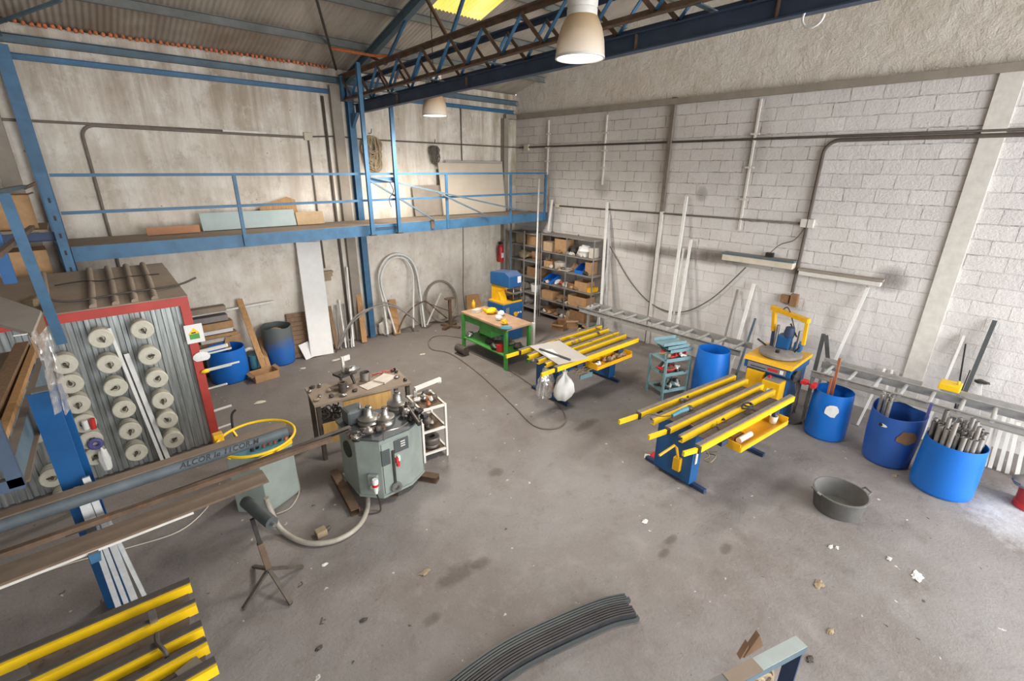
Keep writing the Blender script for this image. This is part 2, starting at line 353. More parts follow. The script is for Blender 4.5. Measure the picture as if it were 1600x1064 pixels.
    def blob(s, c, rad, seed=0, amp=.25, nu=14, nv=9, flat=True):
        c = V(c); vs = []; fs = []
        for j in range(nv+1):
            th = PI*j/nv
            for i in range(nu):
                ph = 2*PI*i/nu; d = V((math.sin(th)*math.cos(ph), math.sin(th)*math.sin(ph), math.cos(th)))
                k = 1+amp*mnoise.noise(d*1.7+V((seed*3.1, seed, 0)))+amp*.5*mnoise.noise(d*4+V((seed, 0, seed)))
                p = V((d.x*rad[0]*k, d.y*rad[1]*k, d.z*rad[2]*k))
                if flat and p.z < -rad[2]*.75: p.z = -rad[2]*.75
                vs.append(c+p)
        for j in range(nv): fs += [(j*nu+i, j*nu+(i+1) % nu, (j+1)*nu+(i+1) % nu, (j+1)*nu+i) for i in range(nu)]
        return s.add(vs, fs, True)
    def build(s, name, mat, parent=None, org=None, bevel=0, keep=False):
        o0 = ORG[parent.name] if parent is not None else V(org if org is not None else (0, 0, 0))
        me = bpy.data.meshes.new(name); bm = bmesh.new()
        bv = [bm.verts.new(p-o0) for p in s.v]
        for f, sm in zip(s.f, s.sm):
            try:
                g = bm.faces.new([bv[i] for i in f]); g.smooth = sm
            except ValueError: pass
        bmesh.ops.remove_doubles(bm, verts=bm.verts, dist=1e-5)
        if not keep: bmesh.ops.recalc_face_normals(bm, faces=bm.faces)
        if bevel:
            ed = [e for e in bm.edges if len(e.link_faces) == 2 and e.calc_face_angle(0) > .6]
            bmesh.ops.bevel(bm, geom=ed, offset=bevel, segments=2, profile=.6, affect='EDGES', clamp_overlap=True)
        for e in bm.edges:
            if len(e.link_faces) == 2 and e.calc_face_angle(0) > .75: e.smooth = False
        bm.to_mesh(me); bm.free(); me.materials.append(M_[mat] if isinstance(mat, str) else mat)
        o = bpy.data.objects.new(name, me); COL.objects.link(o)
        if parent is not None: o.parent = parent; o.location = (0, 0, 0)
        else: o.location = o0
        ORG[o.name] = o0
        return o
def tag(o, label, cat, group=None, kind=None):
    o['label'] = label
    if cat: o['category'] = cat
    if group: o['group'] = group
    if kind: o['kind'] = kind
    return o
def T(name, label, cat, loc=(0, 0, 0), group=None):
    o = bpy.data.objects.new(name, None); COL.objects.link(o); o.location = loc; o.empty_display_size = .1; ORG[o.name] = V(loc)
    return tag(o, label, cat, group)
def one(name, label, cat, mb, mat, group=None, kind=None, bevel=0):
    lo = V((min(p.x for p in mb.v), min(p.y for p in mb.v), min(p.z for p in mb.v))); hi = V((max(p.x for p in mb.v), max(p.y for p in mb.v), lo.z))
    o = mb.build(name, mat, None, (lo+hi)/2, bevel)
    return tag(o, label, cat, group, kind)
def struct(name, mb, mat, **k):
    o = mb.build(name, mat, **k); o['kind'] = 'structure'; return o
def dup(root, delta, label=None):
    """a copy of a thing with its parts and their sub-parts"""
    r = root.copy(); COL.objects.link(r); r.location = root.location+V(delta)
    if label: r['label'] = label
    for ch in list(root.children):
        c = ch.copy(); COL.objects.link(c); c.parent = r
        for g in list(ch.children):
            d = g.copy(); COL.objects.link(d); d.parent = c
    return r
def lean(tp, lp, fx, wx=9.12, top=None, y=None):
    """end points of something leaning: top on the wall plane x=wx (or back wall y), foot on the floor at x=fx so that it lies in the sight plane of both spots"""
    if y is None:
        t = at(*tp, x=wx) if top is None else top
        n = ray(tp).cross(ray(lp)); c = n.dot(CC)
        return t, V((fx, (c-n.x*fx)/n.y, 0))
    t = at(*tp, y=y) if top is None else top
    n = ray(tp).cross(ray(lp)); c = n.dot(CC)
    return t, V(((c-n.y*fx)/n.x, fx, 0))
def arc(c, r, a0, a1, n=12, ax=V((1, 0, 0)), ay=V((0, 0, 1))):
    return [V(c)+ax*(r*math.cos(a0+(a1-a0)*i/n))+ay*(r*math.sin(a0+(a1-a0)*i/n)) for i in range(n+1)]
def smooth_path(pts, sub=6):
    pts = [V(p) for p in pts]; out = []
    for i in range(len(pts)-1):
        p0 = pts[max(i-1, 0)]; p1 = pts[i]; p2 = pts[i+1]; p3 = pts[min(i+2, len(pts)-1)]
        for k in range(sub):
            t = k/sub; out.append(.5*((2*p1)+(p2-p0)*t+(2*p0-5*p1+4*p2-p3)*t*t+(3*p1-p0-3*p2+p3)*t**3))
    return out+[pts[-1]]

def text_mesh(name, body, size, mat, parent, M4, shear=0, extrude=.0005, space=1.0, bold=0):
    """lettering as a mesh, placed by a 4x4 matrix in the parent's frame"""
    cv = bpy.data.curves.new(name, 'FONT'); cv.body = body; cv.size = size; cv.shear = shear; cv.extrude = extrude; cv.space_character = space; cv.offset = bold
    tmp = bpy.data.objects.new(name+' tmp', cv); COL.objects.link(tmp); bpy.context.view_layer.update()
    me = bpy.data.meshes.new_from_object(tmp.evaluated_get(bpy.context.evaluated_depsgraph_get()))
    bpy.data.objects.remove(tmp); me.transform(M4); me.materials.clear(); me.materials.append(M_[mat])
    o = bpy.data.objects.new(name, me); COL.objects.link(o); o.parent = parent; ORG[o.name] = ORG[parent.name]; return o

def join_marking(base, mark):
    """puts lettering into the mesh of the part it is written on"""
    bm = bmesh.new(); bm.from_mesh(base.data); n = len(bm.faces); bm.from_mesh(mark.data); bm.faces.ensure_lookup_table()
    for f in bm.faces[n:]: f.material_index = 1
    bm.to_mesh(base.data); bm.free(); base.data.materials.append(mark.data.materials[0]); bpy.data.objects.remove(mark)
# ---------------------------------------------------------------- the setting
WX, WY = 9.15, 9.95
def zr(y): return 5.42+.2755*(9.92-y)
struct('floor', MB().bb((-9, -9, -.2), (WX+.3, WY+.3, 0)), 'floor')
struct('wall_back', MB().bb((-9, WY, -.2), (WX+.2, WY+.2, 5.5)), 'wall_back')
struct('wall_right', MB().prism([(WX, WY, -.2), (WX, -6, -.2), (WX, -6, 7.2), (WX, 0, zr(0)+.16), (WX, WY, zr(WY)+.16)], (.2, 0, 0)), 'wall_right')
struct('wall_left_unseen', MB().bb((-9.2, -9, -.2), (-9, WY+.2, 7.5)), 'concrete_dark')  # unseen wall, added to keep the left side darker
def corrugate(mb, x0, x1, y0, y1, pitch=.076, amp=.011, off=0):
    n = int((x1-x0)/pitch*6); vs = []; fs = []
    for y in (y0, y1):
        for i in range(n+1):
            x = x0+(x1-x0)*i/n; vs.append((x, y, zr(y)+.13+off+amp*math.sin(2*PI*x/pitch)))
    fs = [(i, i+1, n+2+i, n+1+i) for i in range(n)]
    mb.add(vs, fs, True)
# roof sheets leave a hole for the yellow skylight, which fills it
SK = (5.08, 6.12, 4.9, 7.62)
rf = MB(); corrugate(rf, -9, SK[0], 0, 10.1); corrugate(rf, SK[1], WX+.02, 0, 10.1); corrugate(rf, SK[0], SK[1], 0, SK[2]); corrugate(rf, SK[0], SK[1], SK[3], 10.1)
struct('ceiling', rf, 'roof')
sk = MB(); corrugate(sk, SK[0]-.02, SK[1]+.02, SK[2]-.1, SK[3]+.1, off=.012); struct('window_1', sk, 'skylight')
# far slope of the roof, behind the photographer
r2 = MB(); r2.add([(-9, 0, zr(0)+.13), (WX, 0, zr(0)+.13), (WX, -3, zr(3)-.9), (-9, -3, zr(3)-.9)], [(0, 1, 2, 3)]); struct('ceiling_far_slope', r2, 'roof')
# concrete ring beam and pilasters on the walls
struct('trim_1', MB().bb((WX-.1, -6, 4.92), (WX, WY-.1, 5.02)), 'concrete_dark')
struct('trim_2', MB().bb((WX-.45, WY-.12, 4.92), (WX-.02, WY, 5.02)), 'concrete_dark')
struct('trim_3', MB().bb((WX-.035, .62, 0), (WX, .86, 4.92)), 'white_paint')
struct('trim_4', MB().bb((8.62, WY-.14, 0), (8.76, WY, 4.92)), 'concrete_dark')
struct('trim_5', MB().bb((4.2, WY-.10, 0), (4.4, WY, 5.2)), 'concrete_dark')
struct('trim_6', MB().bb((-.62, WY-.10, 0), (-.42, WY, 5.2)), 'concrete_dark')

# ---------------------------------------------------------------- steel frame
def ibm(name, label, cat, p0, p1, w, h, mat, group=None, up=(0, 0, 1), **k):
    return one(name, label, cat, MB().ibeam(p0, p1, w, h, up=up, **k), mat, group)
for y, lab in ((8.93, 'grey steel roof purlin, first above the back wall'), (7.80, 'grey steel roof purlin, second up from the back wall'), (6.68, 'grey steel roof purlin, third up, crossing below the yellow skylight'), (5.56, 'grey steel roof purlin, fourth up, near the top of the skylight'), (4.4, 'grey steel roof purlin, fifth up from the back wall')):
    one('roof_purlin', lab, 'purlin', MB().chan((-8.9, y, zr(y)+.04), (WX-.01, y, zr(y)+.04), .05, .12), 'purlin', 'roof purlins')
raf = MB().ibeam((4.57, 9.9, zr(9.9)-.10), (4.57, 0, zr(0)-.10), .1, .14); one('roof_rafter', 'blue-grey steel rafter rising from the middle column up the roof', 'rafter', raf, 'grey_blue')
one('roof_rafter', 'blue-grey steel rafter rising from the column beside the boxes', 'rafter', MB().ibeam((-.2, 9.8, zr(9.8)-.10), (-.2, 0, zr(0)-.10), .1, .14), 'grey_blue')
one('eave_beam', 'grey-blue steel beam under the roof edge along the back wall', 'beam', MB().chan((-8.9, 9.9, 5.30), (WX-.02, 9.9, 5.30), .08, .11), 'grey_blue')
one('tie_beam', 'thin blue steel rail along the back wall below the roof-edge beam', 'beam', MB().chan((-8.9, 9.92, 5.09), (WX-.1, 9.92, 5.09), .05, .08), 'blue_steel')
fo = MB()
for i in range(112):
    x = -.6+i*.076
    if x > 4.25 and random.random() < .8: continue
    fo.blob((x+random.uniform(-.012, .012), 9.86, zr(9.86)+.075-.014+random.uniform(-.01, .01)), (.027, .03, .03), i, .3, 8, 5, False)
one('expanding_foam', 'orange foam filler squeezed out between roof sheets and back wall', 'foam', fo, 'foam', kind='stuff')
# columns
c = T('steel_column', 'blue steel column in the middle of the back wall', 'column', (4.57, 9.87, 0))
MB().ibeam((4.57, 9.86, .012), (4.57, 9.86, 5.2), .13, .13, up=(0, 1, 0)).build('shaft', 'blue_steel', c)
MB().bb((4.47, 9.77, 0), (4.67, 9.95, .012)).build('base_plate', 'rust', c)
MB().prism([(4.54, 9.8, 4.72), (4.54, 9.8, 4.45), (4.54, 9.5, 4.72)], (.06, 0, 0)).build('bracket', 'blue_steel', c)
c = T('steel_column', 'blue steel column rising behind the cardboard boxes to the roof', 'column', (-.2, 9.86, 0))
MB().ibeam((-.2, 9.86, .012), (-.2, 9.86, 5.2), .15, .15, up=(0, 1, 0)).build('shaft', 'blue_steel', c)
MB().bb((-.3, 9.77, 0), (-.1, 9.94, .012)).build('base_plate', 'rust', c)
# main girder: two lattice planes tied by battens, and the rolled beam below
g = T('lattice_girder', 'long box lattice girder of dark blue and rusty bars under the roof', 'girder', (4.57, 5, 4.9))
YA, YB, P = 9.8, -2.5, .72
def zl(y): return 4.93+(9.8-y)*.021
for x in (4.42, 4.84):
    MB().angle((x, YA+.05, zl(YA)+.035), (x, YB, zl(YB)+.035), .07, .07, .009).build('bottom_chord', 'rust' if x < 4.6 else 'dark_blue', g)
    MB().angle((x, YA+.05, zl(YA)+.42), (x, YB, zl(YB)+.42), .07, .07, .009, fy=-1).build('top_chord', 'rust' if x < 4.6 else 'dark_blue', g)
    MB().bar((x, YA, zl(YA)+.02), (x, YA, zl(YA)+.44), .06, .06).build('end_post', 'blue_steel', g)
    y = YA-.02
    while y-P > YB:
        MB().bar((x, y, zl(y)+.40), (x, y-P/2, zl(y)+.05), .012, .045, (0, 1, .5)).build('lattice_bar', 'rust', g)
        MB().bar((x, y-P/2-.03, zl(y)+.05), (x, y-P, zl(y)+.40), .045, .012, (0, 1, .5)).build('lattice_bar', 'blue_steel', g)
        y -= P
y = YA-.4
while y > YB:
    MB().bar((4.42, y, zl(y)+.465), (4.84, y, zl(y)+.465), .07, .012).build('batten', 'grey_blue', g)
    MB().bar((4.42, y+.3, zl(y)-.012), (4.84, y+.3, zl(y)-.012), .06, .012).build('batten', 'grey_blue', g)
    y -= P*2
g = T('runway_beam', 'dark blue rolled steel beam hung below the lattice girder', 'beam', (4.66, 5, 4.72))
def zi(y): return 4.72+(9.8-y)*.021
MB().ibeam((4.66, 9.78, zi(9.78)+.085), (4.66, -2.5, zi(-2.5)+.085), .1, .17, tf=.014).build('beam', 'dark_blue', g)
for y in (8.1, 6.1, 3.25, 1.9): MB().bb((4.615, y, zi(y)+.016), (4.705, y+.012, zi(y)+.152)).build('stiffener', 'rust', g)
# V struts from girder to rafter
for yn, a, b in ((8.3, 8.78, 7.55), (6.4, 6.95, 5.6), (4.5, 5.05, 3.7), (2.6, 3.1, 1.9)):
    for ye, mt, w in ((a, 'rust', 'rusty'), (b, 'blue_steel', 'blue')):
        one('roof_strut', f'{w} bar of the {"first" if yn>8 else "second" if yn>6 else "third" if yn>4 else "fourth"} roof V strut counted from the back wall', 'strut', MB().bar((4.57, yn, zl(yn)+.43), (4.57, ye, zr(ye)-.17), .04, .04), mt, 'struts between girder and rafter')
one('wind_brace', 'thin dark brace crossing the roof sheets beside the middle rafter', 'brace', MB().bar((2.95, 7.2, zr(7.2)-.03), (4.3, 9.7, zr(9.7)-.03), .035, .035), 'dark_metal')
one('wind_brace', 'thin dark brace under the roof near the leftmost column', 'brace', MB().bar((-.15, 9.75, zr(9.75)-.03), (.5, 8.97, zr(8.97)-.03), .035, .035), 'grey_blue')
one('orange_pipe', 'slim orange pipe lying from the roof purlin to the lattice girder', 'pipe', MB().tube([(3.95, 8.99, zr(8.99)-.04), (4.45, 8.35, 5.50), (4.8, 7.95, 5.50)], .022, 8), 'orange')
one('light_cable', 'thin white cable hooped below the dark blue steel beam', 'cable', MB().tube(arc((4.62, 1.62, 4.86), .075, -PI, .6, 14, V((0, 1, 0))), .009, 6), 'white_plastic')

# hangers and the walkway
WF = 2.66; EY = 8.7
for x, lab in ((4.17, 'blue steel hanger bar, the one nearer the middle column'), (4.74, 'blue steel hanger bar with a bracket, right of the first hanger')):
    h = T('walkway_hanger', lab, 'hanger bar', (x, EY-.16, 2.5), 'walkway hanger bars')
    MB().chan((x, EY-.17, 2.52), (x, EY-.17, zl(8.6)+.44 if x < 4.5 else zi(8.6)+.02), .07, .05, up=(0, 1, 0)).build('bar', 'blue_steel', h)
    MB().bb((x-.06, EY-.21, 2.5), (x+.06, EY-.125, 2.52)).build('foot_plate', 'dark_metal', h)
w = T('mezzanine_walkway', 'blue steel walkway with dusty deck and handrail along the back wall', 'walkway', (4.4, 9.3, 2.5))
MB().bb((-.15, EY+.02, WF-.02), (WX-.02, WY-.1, WF)).build('deck', 'dusty_board', w)
MB().chan((-.11, EY-.01, 2.58), (WX-.05, EY-.01, 2.58), .06, .2, .01, flip=-1).build('edge_beam', 'blue_steel', w)
MB().chan((-.18, WY-.14, 2.56), (WX-.05, WY-.14, 2.56), .06, .16, .01).build('wall_beam', 'blue_steel', w)
for x in (.9, 2.9, 5, 7, 8.8): MB().bb((x, EY+.02, 2.52), (x+.06, WY-.12, 2.63)).build('joist', 'blue_steel', w)
MB().bar((-.10, EY-.05, 3.59), (WX-.15, EY-.05, 3.63), .045, .04).build('top_rail', 'blue_steel', w)
MB().bar((-.10, EY-.05, 3.12), (WX-.15, EY-.05, 3.16), .045, .04).build('mid_rail', 'blue_steel', w)
for x in (2.0, 5.98, 7.8, WX-.17): MB().bar((x, EY-.055, 2.5), (x, EY-.055, 3.6), .05, .04, (0, 1, 0)).build('post', 'blue_steel', w)
MB().bar((4.2, EY-.06, 3.5), (4.8, EY-.06, 3.5), .03, .1).build('bracket_plate', 'blue_steel', w)
MB().bar((4.2, EY-.085, 3.52), (5.62, EY-.085, 2.7), .03, .03).build('brace', 'grey_blue', w)
MB().bar((4.25, EY-.10, 3.56), (8.3, EY-.10, 2.74), .03, .03).build('brace', 'grey_blue', w)
MB().bar((5.72, EY-.11, 3.25), (7.0, EY-.11, 2.72), .03, .03).build('brace', 'grey_blue', w)
MB().bb((5.55, EY-.075, 2.52), (5.62, EY-.04, 2.7)).build('hinge', 'rust', w)
MB().bar((4.3, EY-.06, 2.62), (4.78, EY-.06, 2.62), .014, .014).build('latch_bar', 'dark_metal', w)
# things lying on the walkway
def lyb(name, label, cat, p0, p1, th, h, mat, tilt=.12, group=None):
    """a board standing on the deck and leaning on the wall"""
    p0, p1 = V(p0), V(p1); d = (p1-p0).normalized(); up = V((0, math.sin(tilt), math.cos(tilt)))
    return one(name, label, cat, MB().bar(p0+up*h/2, p1+up*h/2, th, h, up), mat, group)
lyb('plank', 'short orange-brown plank lying on the walkway deck', 'plank', (.82, 9.55, WF+.006), (1.55, 9.55, WF+.006), .04, .12, 'plank_orange')
lyb('pale_panel', 'long pale blue-grey panel leaning on the wall on the walkway', 'panel', (1.6, 9.6, WF+.01), (3.15, 9.6, WF+.01), .03, .3, 'pale_board', .3)
lyb('plywood_offcut', 'short tan board end beside the pale panel on the walkway', 'board', (3.16, 9.58, WF+.01), (3.68, 9.58, WF+.01), .03, .24, 'cardboard_pale', .25)
one('plywood_offcut', 'tan wedge-shaped board standing behind the pale panel', 'board', MB().prism([(2.58, 9.78, WF+.002), (3.28, 9.78, WF+.002), (3.26, 9.83, WF+.46), (3.12, 9.83, WF+.52), (2.6, 9.8, WF+.36)], (0, .02, 0)), 'wood')
lyb('large_panel', 'large beige board leaning at the right end of the walkway, front one', 'board', (6.55, 9.62, WF+.01), (8.5, 9.62, WF+.01), .025, 1.18, 'beige_board', .14, 'boards at the end of the walkway')
lyb('large_panel', 'grey board leaning behind the beige board on the walkway', 'board', (6.8, 9.69, WF+.01), (8.58, 9.69, WF+.01), .02, 1.24, 'grey_board', .13, 'boards at the end of the walkway')
lyb('dark_board', 'dark brown stained board on the walkway beside the beige boards', 'board', (5.85, 9.74, WF+.01), (6.75, 9.74, WF+.01), .03, .68, 'concrete_dark', .14)
one('wall_bracket', 'dark box bracket fixed to the wall above the brown walkway board', 'bracket', MB().bb((6.60, 9.88, 3.34), (6.70, 9.95, 3.70)), 'iron')
one('cable_drop', 'loose black cable end hanging from the blue hanger bracket', 'cable', MB().tube(smooth_path([(4.62, 8.6, 3.5), (4.72, 8.62, 3.3), (4.62, 8.63, 3.15), (4.65, 8.62, 3.0)]), .008, 6), 'cable_dark')

# conduits and pipes on the walls
def cond(name, label, pts, r, mat='conduit', cat='conduit', n=8): return one(name, label, cat, MB().tube(pts, r, n), mat)
yb = WY-.025
cond('conduit', 'long thin conduit running level across the back wall', [(-8.8, yb, 4.29), (2.25, yb, 4.29)], .018)
q = arc((.55, yb, 4.1), .17, PI, PI/2, 6)
cond('conduit', 'bent grey conduit dropping behind the walkway left of the wall centre', [(.38, yb, .9)]+q+[(3.66, yb, 4.25)], .022)
one('cable_trunking', 'white cable trunking strip above the bent conduit on the back wall', 'trunking', MB().bb((2.25, WY-.03, 4.275), (2.95, WY, 4.31)), 'white_paint')
one('junction_box', 'square beige junction box high on the back wall', 'junction box', MB().bb((3.62, WY-.05, 4.2), (3.78, WY, 4.34)), 'beige_board', bevel=.008)
cond('conduit', 'thin vertical conduit from the junction box down to the wall socket', [(3.70, yb, 4.2), (3.70, yb, 1.72)], .016)
one('wall_socket', 'dusty wooden socket block at the foot of the thin conduit', 'socket', MB().bb((3.56, WY-.09, 1.54), (3.82, WY, 1.62)).bb((3.6, WY-.07, 1.45), (3.79, WY, 1.54)).bb((3.58, WY-.1, 1.62), (3.84, WY, 1.66)), 'rag', bevel=.006)
cond('wall_cable', 'dark cable strung level from the junction box to the room corner', [(3.78, yb, 4.27), (4.3, yb, 4.3), (4.8, yb, 4.27), (8.62, WY-.17, 4.25), (WX-.02, WY-.15, 4.25)], .014, 'conduit_dark', 'cable')
cond('conduit', 'dark pipe running down the back wall beside the middle column', [(4.06, yb-.01, 5.0), (4.08, yb-.01, .05)], .028, 'conduit_dark')
cond('wall_cable', 'thin vertical cable dropping from the tie rail near the lamp', [(7.35, yb, 5.05), (7.35, yb, 3.9)], .012, 'conduit_dark', 'cable')
cond('wall_cable', 'thin black cable hanging from the walkway down to the workbench', smooth_path([(6.35, 8.6, 2.5), (6.55, 8.9, 1.6), (6.75, 9.2, .75), (7.0, 9.4, .02)]), .01, 'cable_dark', 'cable')
xr = WX-.025
cond('conduit', 'long dark conduit running level across the block wall', [(xr, WY-.16, 4.25), (xr, -5.9, 4.25)], .02, 'conduit_dark')
q = [V((xr-.01, p.x, p.z)) for p in arc((2.45, 0, 3.99), .2, PI/2, 0, 6)]
cond('conduit', 'thick bent conduit dropping down the block wall to the saw', [(xr-.01, -5.9, 4.19), (xr-.01, 2.45, 4.19)]+q+[(xr-.01, 2.66, 1.72)], .028, 'conduit_dark')
cond('conduit', 'thin low conduit across the block wall ending at the small white box', [(xr, 8.3, 2.86), (xr, 2.78, 2.9)], .016, 'conduit_dark')
one('junction_box', 'small white box where conduits meet on the block wall', 'junction box', MB().bb((WX-.06, 2.56, 2.84), (WX, 2.76, 2.98)), 'white_paint', bevel=.008)
one('junction_box', 'tiny beige box at the far end of the low conduit', 'junction box', MB().bb((WX-.05, 8.28, 2.82), (WX, 8.42, 2.91)), 'beige_board', bevel=.008)
one('junction_box', 'square beige box on the cable in the room corner', 'junction box', MB().bb((WX-.06, 9.42, 4.17), (WX, 9.58, 4.32)), 'beige_board', bevel=.008)
one('switch_box', 'brown and white socket box on the wall above the saw', 'socket box', MB().bb((WX-.09, 2.54, 1.48), (WX, 2.66, 1.70)).bb((WX-.07, 2.68, 1.52), (WX, 2.82, 1.66)), 'cardboard_brown', bevel=.01)
wp = T('wall_post', 'dark steel post with a painted lower half on the block wall', 'post', (xr, 5.39, 0))
MB().bar((xr-.015, 5.39, 2.92), (xr-.015, 5.39, 5.05), .075, .075, (0, 1, 0)).build('upper_half', 'conduit', wp); MB().bar((xr-.01, 5.39, 0), (xr-.01, 5.39, 2.92), .065, .06, (0, 1, 0)).build('lower_half', 'white_paint', wp); MB().bar((xr-.045, 5.425, .0), (xr-.045, 5.425, 2.92), .014, .014, (0, 1, 0)).build('edge', 'conduit_dark', wp)
def support(y, z0, z1, lab):
    t = T('bracket_rail', lab, 'bracket rail', (WX, y, z0), 'pale bracket rails on the block wall')
    MB().bar((WX-.018, y, z0), (WX-.018, y, z1), .03, .034, (0, 1, 0)).build('rail', 'white_paint', t)
    for k in range(3):
        z = z0+(z1-z0)*(.25+.25*k); MB().bar((WX-.03, y-.08, z), (WX-.03, y+.08, z), .02, .03).build('clip', 'white_paint', t)
support(8.75, 3.6, 4.85, 'pale bracket rail on the block wall above the end of the handrail')
support(7.0, 3.4, 4.85, 'short pale bracket rail on the block wall, second from the room corner')
support(3.77, 2.69, 4.88, 'long pale bracket rail on the block wall right of the steel post')
sw = smooth_path([at(953, 385, x=9.1), at(985, 440, x=9.1), at(1020, 476, x=9.1), at(1062, 488, x=9.1), at(1110, 468, x=9.1), at(1165, 418, x=9.1)])
cond('hanging_cable', 'grey cable sagging in a loop between the shelves and the wall lamp', sw, .012, 'cable', 'cable')
cond('hanging_cable', 'short cable curving from the wall lamp up to the white box', smooth_path([(9.08, 3.15, 2.34), (9.1, 3.0, 2.52), (9.11, 2.8, 2.62), (9.11, 2.68, 2.84)]), .008, 'cable', 'cable')
l = T('wall_lamp', 'long beige strip lamp with blue top edge on the block wall', 'strip lamp', (9.05, 3.3, 2.2))
MB().bb((8.93, 2.68, 2.25), (WX-.005, 3.93, 2.285)).build('housing', 'grey_blue', l)
MB().bb((8.94, 2.69, 2.14), (WX-.03, 3.92, 2.25)).build('diffuser', 'fluo_diff', l, bevel=.01)
MB().bb((9.05, 3.08, 2.285), (9.13, 3.2, 2.36)).build('connector', 'black', l)
l = T('wall_lamp', 'grimy grey strip lamp housing right of the beige wall lamp', 'strip lamp', (9.05, 2.0, 2.1))
MB().bb((9.0, 1.42, 2.13), (WX-.005, 2.62, 2.17)).build('housing', 'concrete_dark', l, bevel=.008)
MB().bb((9.0, 1.44, 2.06), (WX-.03, 2.6, 2.13)).build('diffuser', 'white_paint', l, bevel=.01)
# coils of cable on hooks, extinguisher, poster
def coil(name, label, c, rx, rz, turns, r, mat, seed):
    random.seed(seed); t = T(name, label, 'cable coil', (c[0], c[1], c[2]+rz))
    mb = MB()
    for k in range(turns):
        a, b = rx*random.uniform(.25, 1.02), rz*random.uniform(.4, 1.02); dy = random.uniform(-.05, .02); ph = random.uniform(-.25, .25)
        mb.tube([V((c[0]+a*math.sin(u)+.03*math.sin(u*3+k), c[1]+dy+.015*math.cos(u*2+k), c[2]+rz-b+b*math.cos(u+ph*math.sin(u)))) for u in [2*PI*i/26 for i in range(26)]], r, 6, True)
    mb.build('loops', mat, t)
    MB().tube([(c[0], WY, c[2]+rz+.06), (c[0], c[1]-.03, c[2]+rz+.06), (c[0], c[1]-.05, c[2]+rz+.14)], .008, 6).build('hook', 'dark_metal', t)
coil('cable_coil', 'large brown coil of cable hung on the back wall by the column', (4.97, 9.86, 3.97), .21, .36, 32, .012, 'rag', 3)
coil('cable_coil', 'small grey coil of cable hung on the back wall under the lamp', (6.52, 9.86, 4.0), .12, .2, 20, .008, 'cable', 5)
e = T('fire_extinguisher', 'small red fire extinguisher hung on the back wall above the press', 'fire extinguisher', (8.53, 9.85, 1.3))
MB().lathe([(.001, 1.3), (.075, 1.3), (.085, 1.33), (.085, 1.68), (.06, 1.74), (.03, 1.76), (.03, 1.78), (.001, 1.78)], (8.53, 9.85, 0), 20).build('cylinder', 'red', e)
MB().bb((8.5, 9.8, 1.78), (8.56, 9.9, 1.84)).bar((8.5, 9.85, 1.85), (8.6, 9.78, 1.9), .02, .015).build('valve', 'black', e)
MB().tube(smooth_path([(8.5, 9.82, 1.8), (8.42, 9.8, 1.72), (8.43, 9.8, 1.5)]), .012, 6).build('hose', 'black', e)
MB().bb((8.49, 9.762, 1.42), (8.57, 9.768, 1.55)).build('label', 'paper', e)
po = T('poster', 'small white poster with grey, blue and red marks on the back wall', 'poster', (-.62, 9.94, 3.9)); po.location = (-.75, WY, 4.0); ORG[po.name] = V((-.75, WY, 4.0))
MB().bb((-1.0, WY-.008, 3.62), (-.58, WY-.002, 4.2)).build('sheet', 'paper', po)
MB().bb((-.95, WY-.011, 3.98), (-.63, WY-.008, 4.17)).build('photo_print', 'strip_grey', po)
MB().bb((-.92, WY-.011, 3.84), (-.64, WY-.008, 3.93)).build('blue_mark', 'violet', po)
MB().lathe([(.001, 0), (.07, 0), (.07, .003), (.001, .003)], (-.78, WY-.011, 3.72), 20, Matrix.Rotation(PI/2, 3, 'X')).build('red_mark', 'red', po)

# high-bay lamps
def highbay(lab, rim, s, wire_z):
    t = T('high_bay_lamp', lab, 'high-bay lamp', rim, 'high-bay lamps')
    MB().lathe([(.215, 0), (.212, .04), (.203, .12), (.182, .21), (.150, .28), (.128, .31), (.118, .31), (.142, .275), (.174, .205), (.197, .12), (.206, .04), (.21, 0), (.215, 0)], rim, 110, rib=.014).build('shade', 'prism', t)
    MB().lathe([(.219, -.012), (.219, .006), (.205, .006), (.205, -.012), (.219, -.012)], rim, 48).build('rim_ring', 'lamp_shell', t)
    MB().lathe([(.001, -.006), (.204, .0), (.18, .10), (.1, .2), (.001, .22)], rim, 40).build('reflector', 'glow', t)
    MB().lathe([(.128, .31), (.132, .32), (.132, .36), (.126, .365), (.126, .375), (.133, .385), (.133, .62), (.12, .66), (.03, .68), (.001, .68)], rim, 32).build('gear_housing', 'lamp_shell', t)
    x, y, z = rim
    MB().tube([(x, y, z+.67), (x, y, wire_z)], .008, 6).build('hanging_chain', 'dark_metal', t)
    hm = MB(); a = CC-V(rim); a.z = 0; a.normalize(); b = V((-a.y, a.x, 0))
    ctr = V(rim)+a*.135+b*.075+V((0, 0, .5)); hm.tube([ctr+b*(.028*math.cos(u))*1+V((0, 0, .065*math.sin(u))) for u in [2*PI*i/16 for i in range(16)]], .007, 6, True)
    hm.build('handle', 'strip_grey', t)
    lm = MB(); lm.box(V(rim)+a*.132-b*.04+V((0, 0, .50)), (.006, .05, .05), math.atan2(a.y, a.x)); lm.build('type_plate', 'strip_grey', t)
    return t
R1 = V((3.67, 3.16, 4.66)); R2 = V((5.06, 7.585, 4.585))
highbay('big high-bay lamp with ribbed beige shade hanging nearest to the camera', tuple(R1), 1, zr(3.16)+.1)
highbay('smaller-looking high-bay lamp hanging far back by the second coil of cable', tuple(R2), 1, zr(7.585)+.1)
